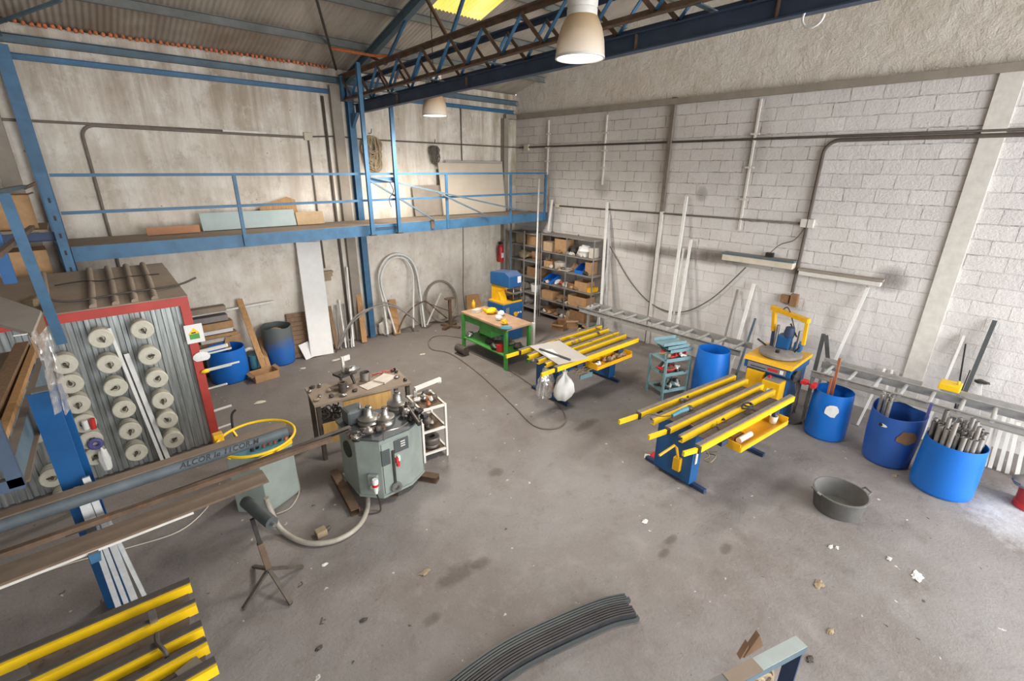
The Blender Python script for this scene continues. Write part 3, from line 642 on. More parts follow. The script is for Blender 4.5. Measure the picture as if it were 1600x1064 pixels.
# ---------------------------------------------------------------- blue drums, tub, bucket
def drum(label, c, r0, r1, h, mat, tilt=(0, 0), bulge=.012, cut=0, seed=1, holes=None, tear=0, n=48, base=0.0):
    t = T('plastic_drum', label, 'drum', (c[0], c[1], 0), None); th = .008
    def top(a): return h+tear*mnoise.noise(V((math.cos(a)*1.2+seed, math.sin(a)*1.2, seed)))*1.0
    vs = []; zs = [0, .02, .06, .25, .5, .75, .95, 1.0]; prof = []
    mb = MB(); ro = []
    for k in range(n):
        a = 2*PI*k/n; H = top(a); col = []
        for f in zs:
            r = r0+(r1-r0)*f+bulge*math.sin(PI*f)
            if f == 0: r -= .025
            elif f == .02: r -= .006
            col.append(V((c[0]+r*math.cos(a)+tilt[0]*f, c[1]+r*math.sin(a)+tilt[1]*f, base+H*f)))
        for f in zs[:1:-1]:
            r = r0+(r1-r0)*f+bulge*math.sin(PI*f)-th
            col.append(V((c[0]+r*math.cos(a)+tilt[0]*f, c[1]+r*math.sin(a)+tilt[1]*f, base+max(.03, H*f))))
        col.append(V((c[0]+(r0-.04)*math.cos(a), c[1]+(r0-.04)*math.sin(a), base+.03)))
        ro.append(col)
    m_ = len(ro[0]); vs = [p for col in ro for p in col]
    fs = [(k*m_+j, ((k+1) % n)*m_+j, ((k+1) % n)*m_+j+1, k*m_+j+1) for k in range(n) for j in range(m_-1)]
    mb.add(vs, fs, True)
    mb.add([col[0] for col in ro], [tuple(range(n))[::-1]]); mb.add([col[-1] for col in ro], [tuple(range(n))])
    b = mb.build('body', mat, t)
    return t, b
def fc(px, py, r):
    p = at(px, py, z=0); d = V((p.x, p.y, 0)).normalized(); return (p.x+d.x*r, p.y+d.y*r)
c1 = (7.69, 1.411); c2 = (7.57, .63); c3 = (7.33, .015)
d1, b1 = drum('blue drum with a torn white label, between saw and the other drums', c1, .266, .248, .73, 'drum_blue', bulge=.008)
def side_patch(c, r, z, a0, w, h, mat, name, par, seed, jag=.25):
    mb = MB(); n = 12; ring = []
    for i in range(n):
        u = 2*PI*i/n; q = 1+jag*mnoise.noise(V((math.cos(u)*2+seed, math.sin(u)*2, seed)))
        aa = a0+w/2*math.cos(u)*q*1.15/r; ring.append(V((c[0]+r*math.cos(aa), c[1]+r*math.sin(aa), z+h/2*math.sin(u)*q*1.1)))
    mb.add([V((c[0]+r*math.cos(a0), c[1]+r*math.sin(a0), z))]+ring, [(0, 1+i, 1+(i+1) % n) for i in range(n)])
    return mb.build(name, mat, par)
def face_cam(c): return math.atan2(-c[1], -c[0])
side_patch(c1, .2685, .5, face_cam(c1)+.12, .15, .17, 'paper', 'torn_label', b1, 4, .5)
d2, b2 = drum('darker blue drum with split rim and hand hole, middle of the three', c2, .262, .295, .74, 'drum_blue_old', tear=.10, seed=5)
side_patch(c2, .306, .5, face_cam(c2)+.55, .2, .17, 'cardboard_brown', 'dirty_patch', b2, 8, .5)
side_patch(c2, .3035, .6, face_cam(c2)-.42, .1, .04, 'white_plastic', 'hand_hole', b2, 2, .1)
side_patch(c2, .3045, .6, face_cam(c2)-.50, .05, .04, 'black', 'hand_hole_edge', b2, 2, .1)
d3, b3 = drum('biggest blue drum, crammed with cut tubes, nearest to the camera', c3, .308, .288, .68, 'drum_blue', seed=9, bulge=.006)
c0 = (7.45, 3.14)
drum('blue drum standing by the conveyor behind the blue tool trolley', c0, .27, .25, .93, 'drum_blue', bulge=.025)
cl = (2.49, 9.64)
dl, bl = drum('worn blue drum with dirty grey top beside the tall white board', cl, .255, .272, .78, 'drum_dirty', tear=.035, seed=12)
MB().blob((cl[0]-.05, cl[1]-.05, .66), (.16, .14, .08), 4, .3).build('pink_waste', 'cardboard', bl)
cm = (1.52, 9.42)
drum('blue drum half hidden behind the red framed booth', cm, .31, .31, .62, 'drum_blue', seed=3)
# tubes standing in the drums
def ptube(lab, name, foot, top, r, mat='tube_grey', grp=None, cat='tube'):
    mb = MB().pipe(foot, top, r, .003, 12); o = mb.build(name, mat, None, foot); return tag(o, lab, cat, grp)
random.seed(21)
gp = 0.064; cells = []
for iy in range(-4, 5):
    for ix in range(-5, 6):
        x_, y_ = (ix+.5*(iy % 2))*gp, iy*gp*.87
        if math.hypot(x_, y_) < .235: cells.append((x_, y_))
for k, (x_, y_) in enumerate(cells):
    n1, n2 = mnoise.noise(V((x_*4, y_*4, 1.5))), mnoise.noise(V((x_*4, y_*4, 8.5)))
    L = .76+.10*abs(n1)+random.uniform(0, .05)+(.12 if k % 9 == 4 else 0)
    b0 = V((c3[0]+x_*.94, c3[1]+y_*.94, .035)); t0 = V((c3[0]+x_*1.02+.05*n1, c3[1]+y_*1.02+.05*n2, .035+L))
    ptube('cut grey aluminium tube standing among many in the biggest blue drum', 'cut_tube', b0, t0, random.choice((.022, .024, .026)), random.choice(('tube_grey', 'tube_grey', 'steel')), 'cut tubes in the biggest blue drum')
fd = V((math.cos(face_cam(c2)), math.sin(face_cam(c2)), 0)); sd = V((-fd.y, fd.x, 0))
for k in range(14):
    p = V((c2[0], c2[1], .035))-sd*(.10+.05*(k % 3))+fd*(-.10+.05*(k//3))
    ptube('cut pale tube leaning at one side inside the darker split drum', 'cut_tube', p, p-sd*.02+V((random.uniform(-.006, .006), random.uniform(-.006, .006), random.uniform(.80, .92))), .021, random.choice(('tube_grey', 'steel', 'aluminium')), 'cut tubes in the split drum')
p = V((c3[0]-.05, c3[1]+.12, .04)); one('blue_tipped_profile', 'dark blue profile standing behind the biggest drum', 'profile', MB().bar((c3[0]+.18, c3[1]+.36, .01), (c3[0]+.22, c3[1]+.34, .98), .045, .03), 'violet')
# things in drum 1
one('copper_profile', 'long brown copper-coloured profile standing in the drum with a torn label', 'profile', MB().bar((c1[0]-.04, c1[1], .04), (c1[0]-.02+.02, c1[1]+.04, 1.22), .045, .03), 'copper')
one('copper_profile', 'short wide brown offcut in the drum with a torn label', 'profile', MB().bar((c1[0]-.1, c1[1]+.04, .04), (c1[0]-.06, c1[1]+.06, .92), .1, .02), 'copper')
one('red_clamp', 'red plastic clamp hooked on the rim of the torn-label drum', 'clamp', MB().bb((c1[0]-.24, c1[1]+.2, .745), (c1[0]-.1, c1[1]+.26, .80)).bb((c1[0]-.22, c1[1]+.32, .76), (c1[0]-.1, c1[1]+.4, .81)).bb((c1[0]-.16, c1[1]+.24, .755), (c1[0]-.14, c1[1]+.34, .775)), 'red')
one('red_offcut', 'dull red round piece lying inside the torn-label drum', 'offcut', MB().blob((c1[0]+.08, c1[1]-.08, .55), (.07, .07, .05), 3, .2), 'red_paint')
# black rubber tub
ct = (5.89, .765)
t = T('rubber_tub', 'round grey-black rubber tub with dusty inside, alone on the floor', 'tub', (ct[0], ct[1], 0))
MB().lathe([(.225, 0), (.236, .01), (.266, .225), (.278, .235), (.278, .25), (.262, .25), (.232, .06), (.222, .02), (.001, .02)], (ct[0], ct[1], 0), 48, wob=.03, seed=2).build('body', 'tub', t)
for sgn, a in ((1, 2.4), (-1, 2.4+PI)):
    e = V((math.cos(a), math.sin(a), 0)); f = V((-e.y, e.x, 0)); q = V((ct[0], ct[1], .238))+e*.275
    MB().tube([q-f*.06, q-f*.05+e*.035+V((0, 0, .03)), q+f*.05+e*.035+V((0, 0, .03)), q+f*.06], .012, 6).build('handle', 'tub', t)
# red bucket with a sack at the picture edge
cr = (7.63, -.76)
t = T('red_bucket', 'red round bucket with a grey sack on top by the conveyor leg', 'bucket', (cr[0], cr[1], 0))
MB().lathe([(.13, 0), (.145, .01), (.145, .07), (.13, .08), (.14, .24), (.15, .25), (.15, .27), (.13, .27), (.12, .05), (.001, .05)], (cr[0], cr[1], 0), 32).build('body', 'red', t)
one('grey_sack', 'dusty grey folded sack lying on the red bucket', 'sack', MB().blob((cr[0]+.0, cr[1]+.03, .315), (.21, .2, .055), 11, .3, 18, 10), 'strip_grey')

# ---------------------------------------------------------------- roller conveyor on both sides of the saw
def conveyor(label, y0, y1, legs, n):
    z = .90; t = T('roller_conveyor', label, 'conveyor', (8.0, (y0+y1)/2, 0))
    for x in (7.78, 8.3): MB().chan((x, y0, z-.05), (x, y1, z-.05), .04, .1, .006, flip=1 if x < 8 else -1).build('side_rail', 'conv', t)
    for i in range(n):
        y = y0+(y1-y0)*(i+.5)/n; MB().tube([(7.79, y, z-.03), (8.29, y, z-.03)], .024, 12).build('roller', 'aluminium', t)
    for y in legs:
        for x in (7.80, 8.28): MB().bar((x, y, 0), (x, y, z-.1), .04, .04, (0, 1, 0)).build('leg', 'conv', t)
        MB().bar((7.80, y, .25), (8.28, y, .25), .03, .03).build('crossbar', 'conv', t)
    return t
conveyor('long grey roller conveyor from the shelves to the saw', 6.35, 2.85, (6.1, 3.55), 11)
cv = conveyor('grey roller conveyor behind the three drums, right of the saw', 1.78, -2.2, (-.66, 1.74, -2), 13)
MB().bar((8.24, .35, .97), (8.24, -2.2, .97), .05, .06).build('fence_bar', 'conv', cv)
MB().bar((8.24, 1.75, .965), (8.24, .55, .965), .04, .05).build('fence_bar', 'conv', cv)
s = T('stop_block', 'yellow sliding stop block on the conveyor fence', 'stop block', (8.2, .28, .99))
MB().bb((8.1, .16, 1.002), (8.32, .38, 1.09)).build('body', 'yellow', s, bevel=.012)
MB().tube([(8.2, .2, 1.09), (8.2, .2, 1.14)], .015, 8).build('knob', 'yellow', s)

# ---------------------------------------------------------------- disc saw, blue and yellow
s = T('disc_saw', 'blue and yellow metal saw with grey round table and yellow hoop', 'saw', (7.75, 2.3, 0))
MB().bb((7.33, 1.93, .04), (8.2, 2.72, .74)).build('cabinet', 'bright_blue', s, bevel=.012)
MB().bb((7.245, 1.90, .735), (8.22, 2.75, .85)).build('head_block', 'bright_blue', s, bevel=.008)
MB().prism([(7.22, 1.88, .85), (7.30, 1.88, .90), (8.25, 1.88, .90), (8.25, 1.88, .85)], (0, .89, 0)).build('top_tray', 'saw_yellow', s, bevel=.006)
pn = MB().bb((7.232, 1.98, .752), (7.244, 2.68, .832)).build('name_strip', 'strip_grey', s)
MB().bb((7.228, 2.12, .775), (7.232, 2.3, .81)).build('red_mark', 'red', pn); MB().bb((7.228, 2.34, .775), (7.232, 2.62, .79)).build('dark_mark', 'navy', pn); MB().bb((7.228, 2.02, .765), (7.232, 2.08, .82)).build('white_mark', 'paper', pn)
MB().bb((7.24, 2.36, .2), (7.345, 2.68, .72)).build('door', 'saw_yellow', s, bevel=.012)
bx = MB().bb((7.05, 1.97, .38), (7.345, 2.30, .68)).build('control_box', 'saw_yellow', s, bevel=.015)
MB().bb((7.045, 2.08, .47), (7.05, 2.18, .58)).build('switch_plate', 'paper', bx); MB().lathe([(.001, 0), (.025, 0), (.025, .03), (.001, .03)], (7.045, 2.13, .52), 14, Matrix.Rotation(-PI/2, 3, 'Y')).build('switch_knob', 'violet', bx)
MB().bb((7.08, 2.0, .682), (7.30, 2.27, .69)).build('button_panel', 'strip_grey', bx); MB().lathe([(.001, 0), (.03, 0), (.03, .03), (.001, .035)], (7.2, 2.22, .69), 16).build('stop_button', 'red', bx)
MB().lathe([(.001, 0), (.36, 0), (.385, .02), (.385, .05), (.37, .06), (.001, .065)], (7.72, 2.30, .905), 56).build('turntable', 'strip_grey', s)
MB().bb((7.52, 2.27, .97), (7.58, 2.33, 1.01)).build('blade_slot', 'black', s)
def gb(p0, p1, w=.07, h=.07): return MB().bar(p0, p1, w, h)
gA = at(1186, 502, x=8.0); gB = at(1254, 519, x=7.7)
ga = T_ = gb((7.95, 2.70, 1.50), (7.70, 1.93, 1.46), .10, .06).build('hoop_beam', 'saw_yellow', s, bevel=.008)
gb((7.90, 2.62, 1.47), (7.88, 2.56, 1.18), .07, .07).build('hoop_arm', 'saw_yellow', s, bevel=.008); gb((7.70, 1.96, 1.5), (7.72, 1.94, 1.12), .06, .06).build('hoop_arm', 'saw_yellow', s, bevel=.008)
gb((7.88, 2.56, 1.2), (7.86, 2.54, .96), .05, .05).build('clamp_post', 'navy', s)
MB().tube([(7.8, 2.46, .97), (7.8, 2.46, 1.3)], .03, 10).build('piston', 'steel', s); MB().tube([(7.86, 2.08, .97), (7.86, 2.08, 1.27)], .028, 10).build('piston', 'steel', s)
MB().bb((7.78, 2.2, .97), (7.98, 2.44, 1.17)).build('motor', 'bright_blue', s, bevel=.03); MB().bb((7.84, 2.0, .97), (7.98, 2.14, 1.1)).build('vise', 'bright_blue', s, bevel=.02)
MB().lathe([(.001, -.05), (.09, -.05), (.1, 0), (.08, .09), (.001, .1)], (7.86, 2.26, 1.2), 18).build('motor_cap', 'navy', s)
for i, (a, b) in enumerate((((7.75, 2.6, .98), (7.6, 2.72, 1.08)), ((7.85, 2.12, 1.18), (7.95, 2.3, 1.32)), ((7.7, 2.05, 1.0), (7.6, 1.95, 1.12)))): MB().tube([a, b], .014, 8).build('lever', 'black', s)
MB().tube(smooth_path([(7.9, 2.5, 1.48), (7.85, 2.4, 1.56), (7.8, 2.3, 1.5), (7.86, 2.2, 1.3)]), .01, 6).build('air_hose', 'cable_dark', s)
hb = MB(); random.seed(3)
for k in range(7):
    q = V((7.45+random.uniform(-.1, .1), 1.86, .72)); hb.tube(smooth_path([q, q+V((random.uniform(-.1, .1), -.07, -.1)), q+V((random.uniform(-.15, .1), -.1, random.uniform(-.4, -.25))), q+V((random.uniform(-.1, .2), -.05, random.uniform(-.66, -.5)))]), .011, 6)
hb.build('hose_bundle', 'cable_dark', s); MB().blob((7.42, 1.84, .74), (.14, .07, .07), 8, .4).build('hose_manifold', 'black', s)
fm = MB()
for x in (7.38, 8.15):
    for y in (1.98, 2.67): fm = MB().bb((x-.05, y-.05, 0), (x+.05, y+.05, .045)).build('foot', 'dark_metal', s)
s.location = (7.803, 2.25, 0); s.scale = (.87, .79, 1.12)
one('hose_on_floor', 'dark hose curled on the floor behind the torn-label drum', 'hose', MB().tube(smooth_path([at(1185, 628, z=.02), at(1210, 650, z=.02), at(1240, 662, z=.02), at(1262, 655, z=.02)]), .014, 8), 'cable_dark')

# ---------------------------------------------------------------- slat tables
def slat_table(label, rails, legs, ztop, beams, rub='rubber_light', legm='bright_blue'):
    """rails: (left px, right px, extension px or None)"""
    P0 = [at(*r[0], z=ztop-.03) for r in rails]
    cx = sum(p.x for p in P0)/len(P0); t = T('slat_table', label, 'work table', (legs[0][0].x, legs[0][0].y, 0), 'yellow slat tables')
    pts = []
    for i, (a, b, e) in enumerate(rails):
        pa = at(*a, z=ztop-.06); pb = at(*b, z=ztop-.06) if not isinstance(b, V) else b
        pa.z = pb.z = ztop-.035; pts.append((pa, pb))
        r = MB().chan(pa, pb, .05, .07, .006, flip=-1).build('rail', 'yellow', t)
        d = (pb-pa).normalized(); sd = V((-d.y, d.x, 0))
        MB().bar(pa+sd*.022+V((0, 0, .03)), pb+sd*.022+V((0, 0, .03)), .05 if i % 2 == 0 else .03, .03).build('rubber_strip', rub, r)
        if e:
            pe = at(*e, z=ztop-.06); pe.z = ztop-.03; pe2 = pa+d*.5+sd*.0; pe2.z = pe.z
            x_ = MB().bar(pe, pa-d*.012, .03, .055).build('rail_extension', 'yellow', t); MB().bar(pa-d*.03, pa+d*.012, .055, .075).build('collar', 'dark_metal', x_)
    for x in beams:
        f = [p[0]+(p[1]-p[0])*x for p in pts]; u = (f[0]-f[-1]).normalized()
        MB().bar(f[0]+u*.04-V((0, 0, .07)), f[-1]-u*.04-V((0, 0, .07)), .12, .06).build('cross_beam', 'navy', t)
        MB().bar(f[0]-V((0, 0, .036)), f[-1]-V((0, 0, .036)), .09, .006).build('wood_packing', 'rag', t)
    for i in range(len(pts)-1):
        (a0, a1), (b0, b1) = pts[i], pts[i+1]; f0, f1 = (.13, .93) if i % 2 else (.2, .97); o_ = V((0, 0, -.033)); w0 = (b0-a0).normalized()*.03
        MB().prism([a0.lerp(a1, f0)+o_+w0, a0.lerp(a1, f1)+o_+w0, b0.lerp(b1, f1)+o_-w0, b0.lerp(b1, f0)+o_-w0], (0, 0, .006)).build('deck_plate', 'deck', t)
    for (fa, fb) in legs:
        d = (fb-fa).normalized(); mid = (fa+fb)/2
        ft = MB().bar(fa+V((0, 0, .03)), fb+V((0, 0, .03)), .06, .05).build('foot', 'navy', t, bevel=.004)
        u = V((0, 0, 1)); a = fa+(fb-fa)*.2; b = fa+(fb-fa)*.8
        n_ = d.cross(u); lg = MB().chan(mid+V((0, 0, .055)), mid+V((0, 0, ztop-.14)), .17, (b-a).length, .01, up=d).build('leg', legm, t)
    return t, pts
T2L = [((998, 652), (1147, 592), (967, 663)), ((1019, 662), (1166, 598), None), ((1043, 676), (1190, 606), (1013, 687)), ((1063, 690), (1208, 615), None), ((1091, 705), (1238, 625), (1067, 713))]
fa, fb = at(1010, 717, z=0), at(1101, 771, z=0); ga_, gb_ = at(1193, 714, z=0), None
dd = (fb-fa); gb_ = ga_-dd
t2, p2 = slat_table('near yellow slat table with tools on its rails and crank handle', T2L, [(fa, fb), (gb_, ga_)], .92, (.22, .78))
mid2 = (fa+fb)/2; e2 = (ga_-fb).normalized()
MB().bar(mid2+e2*.1+V((0, 0, .45)), (gb_+ga_)/2-e2*.1+V((0, 0, .45)), .08, .1).build('stretcher', 'bright_blue', t2)
cq = mid2-e2*.11+dd*.1
ch = MB().bar(cq+V((0, 0, .18)), cq+V((0, 0, .36)), .06, .1).build('crank_box', 'saw_yellow', t2, bevel=.01)
MB().tube([cq+V((0, 0, .36)), cq-e2*.06+V((0, 0, .52)), cq-e2*.06-dd*.04+V((0, 0, .54)), cq-e2*.32-dd*.06+V((0, 0, .48))], .016, 8).build('crank_handle', 'saw_yellow', ch)
MB().bar(fb-dd*.19-e2*.02+V((0, 0, .34)), fb-dd*.19-e2*.02+V((0, 0, .50)), .05, .012).build('switch_plate', 'white_paint', t2)
def tray(t, pts, f0, f1, label_stuff):
    a = pts[-1][0]+(pts[-1][1]-pts[-1][0])*f0; b = pts[-1][0]+(pts[-1][1]-pts[-1][0])*f1; d = (b-a).normalized(); n = V((d.y, -d.x, 0))
    z0 = a.z-.18; mb = MB(); a.z = b.z = z0
    a -= n*.04; b -= n*.04; mb.bar(a+n*.08, b+n*.08, .24, .01); mb.bar(a+n*.205+V((0, 0, .03)), b+n*.205+V((0, 0, .03)), .012, .06); mb.bar(a-n*.04+V((0, 0, .08)), b-n*.04+V((0, 0, .08)), .012, .16)
    mb.bar(a+V((0, 0, .05))-n*.04, a+V((0, 0, .05))+n*.2, .012, .1); mb.bar(b+V((0, 0, .05))-n*.04, b+V((0, 0, .05))+n*.2, .012, .1)
    mb.build('tray', 'saw_yellow', t, bevel=.0); return a, b, d, n
a, b, d, n = tray(t2, p2, .28, .80, '')
one('cup', 'white plastic cup in the tray of the near slat table', 'cup', MB().lathe([(.04, 0), (.05, .1), (.046, .1), (.036, .006), (.001, .006)], b-d*.12+n*.08+V((0, 0, .008)), 20), 'white_plastic')
one('paper_roll', 'white paper roll in the tray of the near slat table', 'roll', MB().tube([a+d*.16+n*.09+V((0, 0, .045)), a+d*.42+n*.09+V((0, 0, .045))], .036, 14), 'paper')
one('brush', 'small brown brush beside the paper roll in the yellow tray', 'brush', MB().bar(a+d*.14+n*.01+V((0, 0, .02)), a+d*.4+n*.0+V((0, 0, .02)), .05, .024).bar(a+d*.16+n*.01+V((0, 0, .04)), a+d*.36+n*.01+V((0, 0, .04)), .04, .02), 'cardboard_brown')
# loose tools on the near table
dg = at(1063, 646, z=.95)
dr = T('angle_grinder', 'small teal angle grinder lying across the rails of the near table', 'angle grinder', dg)
MB().tube([dg+V((-.16, .02, .02)), dg+V((.02, .0, .03)), dg+V((.12, -.02, .03))], [.02, .026, .03], 12).build('body', 'teal_box', dr)
MB().blob(dg+V((.16, -.03, .03)), (.04, .036, .036), 2, .15).build('gear_head', 'dark_metal', dr); MB().lathe([(.001, -.003), (.055, -.003), (.055, .003), (.001, .003)], dg+V((.17, -.03, -.0)), 20).build('disc', 'black', dr)
MB().tube(smooth_path([dg+V((-.16, .02, .02)), dg+V((-.3, .1, .03)), dg+V((-.36, .2, .04)), dg+V((-.5, .22, .03))]), .006, 6).build('power_cord', 'cable_dark', dr)
random.seed(5)
def scraps(lab, name, cat, px, z, n, mats, spread=.14, ln=.1, grp=None):
    for k in range(n):
        q = at(*px, z=z)+V((random.uniform(-spread, spread), random.uniform(-spread, spread)*.5, 0)); a_ = random.uniform(0, PI); v_ = V((math.cos(a_), math.sin(a_), 0))*ln*random.uniform(.5, 1)
        one(name, lab, cat, MB().bar(q, q+v_+V((0, 0, .01)), random.uniform(.02, .04), .018), random.choice(mats), grp)
scraps('small metal part lying between the far rails of the near slat table', 'metal_part', 'metal part', (1078, 628), .90, 6, ('dark_metal', 'iron', 'steel'), .2, .09, 'metal parts on the near slat table')
scraps('small metal part lying near the front rails of the near slat table', 'metal_part', 'metal part', (1122, 662), .90, 5, ('dark_metal', 'iron', 'teal_box'), .22, .09, 'metal parts near the front rails')
q = at(1168, 637, z=.93)
one('coiled_strap', 'dark coiled strap lying on the fourth rail of the near table', 'strap', MB().tube([q+V((.09*math.cos(u)*(1+.1*math.sin(3*u)), .06*math.sin(u), .02+.01*math.sin(2*u))) for u in [2*PI*i/24 for i in range(24)]], .013, 6, True).tube([q+V((.06*math.cos(u), .045*math.sin(u), .045)) for u in [2*PI*i/20 for i in range(20)]], .012, 6, True), 'black')
one('wire_tangle', 'tangle of thin brown wires hanging under the near table', 'wires', MB().tube(smooth_path([at(1100, 700, z=.5), at(1108, 712, z=.45), at(1100, 718, z=.42), at(1110, 722, z=.45), at(1118, 712, z=.45), at(1104, 708, z=.4), at(1122, 706, z=.46)]), .007, 6), 'rag')
one('red_rag', 'small red rag on the white board by the near table foot', 'rag', MB().blob(at(1024, 711, z=.03), (.1, .07, .035), 7, .4), 'red')
one('white_offcut', 'white flat offcut on the floor by the near table foot', 'offcut', MB().bar(at(1007, 712, z=.006), at(1034, 718, z=.006), .1, .01), 'white_profile')
def heap(lab, name, cat, c, dx, dy, n, mats, grp, r=.045):
    for k in range(n):
        q = c+V((random.uniform(-dx, dx), random.uniform(-dy, dy), r*.6)); one(name, lab, cat, MB().blob(q, (random.uniform(.5, 1)*r, random.uniform(.5, 1)*r, r*.8), k*3+int(c.x*10), .5, 9, 6), random.choice(mats), grp)
T1L = [((812, 553), (939, 513), (791, 560)), ((825, 561), (950, 518), None), ((840, 568), (965, 523), None), ((852, 573), (977, 527), None), ((868, 580), (996, 533), (846, 589))]
fa, fb = at(832, 606, z=0), at(888, 635, z=0); dd = fb-fa; ga_ = at(967, 598, z=0)
t1, p1 = slat_table('far yellow slat table carrying a grey metal sheet', T1L, [(fa, fb), (ga_-dd, ga_)], .92, (.25, .75))
mid1 = (fa+fb)/2; e1 = (ga_-fb).normalized()
MB().bar(mid1+e1*.1+V((0, 0, .42)), ga_-dd/2-e1*.1+V((0, 0, .42)), .08, .1).build('stretcher', 'bright_blue', t1)
MB().bar(mid1-e1*.1+V((0, 0, .2))+dd*.15, mid1-e1*.1+V((0, 0, .36))+dd*.15, .06, .09).build('crank_box', 'saw_yellow', t1, bevel=.01)
a, b, d, n = tray(t1, p1, .38, .82, '')
pl = [at(827, 541, z=.935), at(873, 532, z=.935), at(920, 560, z=.935), at(873, 570, z=.935)]
sh = T('metal_sheet', 'pale grey metal sheet lying on the far slat table', 'metal sheet', pl[0])
MB().prism(pl, (0, 0, .004)).build('sheet', 'sheet_grey', sh)
c_ = sum(pl, V())/4; one('note_paper', 'sheet of white paper with blue scribble on the metal sheet', 'paper', MB().prism([pl[0]*.72+pl[3]*.28+V((.08, .0, .006)), pl[0]*.55+pl[3]*.45+V((.28, .03, .006)), pl[0]*.2+pl[3]*.8+V((.2, .0, .006)), pl[0]*.3+pl[3]*.7+V((.03, .03, .006))], (0, 0, .001)), 'paper')
one('dark_bar', 'thin dark flat bar lying on the grey metal sheet', 'bar', MB().bar(at(843, 545, z=.955), at(891, 562, z=.955), .035, .02), 'panel_dark')
scraps('small brown part between the rails of the far slat table', 'metal_part', 'metal part', (912, 526), .91, 14, ('iron', 'cardboard_brown', 'rag'), .6, .14, 'parts on the far slat table')
ctr = a+(b-a)*.62+n*.08+V((0, 0, .006)); heap('small brown screw packet in the tray of the far slat table', 'screw_packet', 'packet', ctr, .28, .06, 14, ('cardboard_brown', 'iron', 'rag', 'cardboard'), 'packets in the far tray', .055)
ctr = a+(b-a)*.16+n*.08+V((0, 0, .006)); heap('dark or white small part at the left of the far tray', 'metal_part', 'metal part', ctr, .1, .05, 7, ('black', 'dark_metal', 'white_plastic'), 'dark parts in the far tray', .05)
bg_ = T('plastic_bag', 'clear plastic bag of offcuts hung on the far table leg', 'bag', at(852, 600, z=.45)); q = at(852, 603, z=.40)
MB().blob(q, (.16, .11, .25), 21, .45, 18, 12).build('bag', 'film', bg_)
for k in range(9): MB().bar(q+V((random.uniform(-.1, .1), random.uniform(-.06, .06), -.18)), q+V((random.uniform(-.1, .1), random.uniform(-.06, .06), .16)), .018, .012).build('offcut', random.choice(('white_plastic', 'rag', 'white_profile')), bg_)
q = at(881, 606, z=.40); wb = T('plastic_bag', 'white tied plastic bag hanging at the far table front', 'bag', q)
MB().lathe([(.001, -.2), (.10, -.19), (.14, -.12), (.15, -.02), (.13, .10), (.10, .17), (.05, .22), (.03, .26), (.05, .3), (.001, .3)], q, 26, wob=.7, seed=6).build('bag', 'white_plastic', wb)
MB().tube(smooth_path([q+V((0, 0, .29)), q+V((.02, .0, .38)), q+V((.0, .02, .46))]), .01, 6).build('handle', 'white_plastic', wb)
tw = MB(); random.seed(9); q = at(915, 578, z=.62)
for k in range(22): tw.tube(smooth_path([q+V((random.uniform(-.3, .3), random.uniform(-.05, .1), random.uniform(-.05, .1))) for i in range(4)]), .005, 5)
one('wire_tangle', 'tangle of pale thin wires hung below the far table tray', 'wires', tw, 'rag')
one('teal_panel', 'light blue flat piece hanging under the far table tray', 'panel', MB().bar(at(906, 590, z=.5), at(925, 584, z=.5), .02, .08), 'mint')
# table at the lower left corner, same make
BL = [((-40, 1067), (300, 920), None), ((-20, 1110), (309, 952), None), ((40, 1130), (319, 988), None), ((120, 1130), (327, 1014), None), ((180, 1140), (341, 1046), None)]
fa, fb = V((-.45, 3.55, 0)), V((-.45, 2.45, 0))
slat_table('yellow slat table at the lower left with dark rubber rails', BL, [(fa, fb), (V((-1.5, 3.55, 0)), V((-1.5, 2.45, 0)))], .92, (.45, .74), 'rubber', 'navy')
one('clamp', 'silver clamp jaw on the lower left slat table', 'clamp', MB().bar(at(238, 958, z=.93), at(241, 972, z=.93), .04, .05), 'steel')
one('strap', 'dark strap hanging over the third rail of the lower left table', 'strap', MB().tube(smooth_path([at(245, 990, z=.93), at(246, 1004, z=.95), at(258, 1018, z=.94), at(262, 1032, z=.88)]), .014, 6), 'cable_dark')
one('wood_packing', 'grey wood block between rails of the lower left table', 'block', MB().box(at(297, 1048, z=.86), (.12, .08, .06), .3), 'strip_grey')
# ---------------------------------------------------------------- red framed booth of galvanised sheet with rows of spools
FY = 7.12; BZ = 2.16; XL, XR = -1.7, .86; BY = 8.48
b = T('metal_booth', 'booth of corrugated galvanised sheet in a red steel frame under the walkway', 'booth', (-.3, 8, 0))
MB().bar((XR-.05, FY, 0), (XR-.05, FY, BZ), .10, .06, (0, 1, 0)).build('frame_post', 'red_paint', b)
MB().bar((XL, FY, BZ-.06), (XR-.1, FY, BZ-.06), .06, .11).build('frame_header', 'red_paint', b)
MB().bar((XR-.03, BY, 0), (XR-.03, BY, BZ+.14), .06, .06, (0, 1, 0)).build('frame_post', 'red_paint', b)
def trap(mb, x0, x1, y, z0, z1, pitch=.105, d=.022):
    prof = []; x = x0
    while x < x1:
        prof += [(x, 0), (x+pitch*.45, 0), (x+pitch*.55, d), (x+pitch*.9, d)]; x += pitch
    n = len(prof); vs = [(px, y-dy, z) for z in (z0, z1) for px, dy in prof]
    return mb.add(vs, [(i, i+1, n+i+1, n+i) for i in range(n-1)])
trap(MB(), XL, XR-.12, FY+.05, .02, BZ-.11).build('front_sheet', 'galv', b)
mb = MB(); prof = []; y = FY+.04
while y < BY-.05: prof += [(y, 0), (y+.05, 0), (y+.06, .02), (y+.1, .02)]; y += .105
n = len(prof); mb.add([(XR-.03+dx, py, z) for z in (.02, BZ-.02) for py, dx in prof], [(i, i+1, n+i+1, n+i) for i in range(n-1)]); mb.build('side_sheet', 'galv', b)
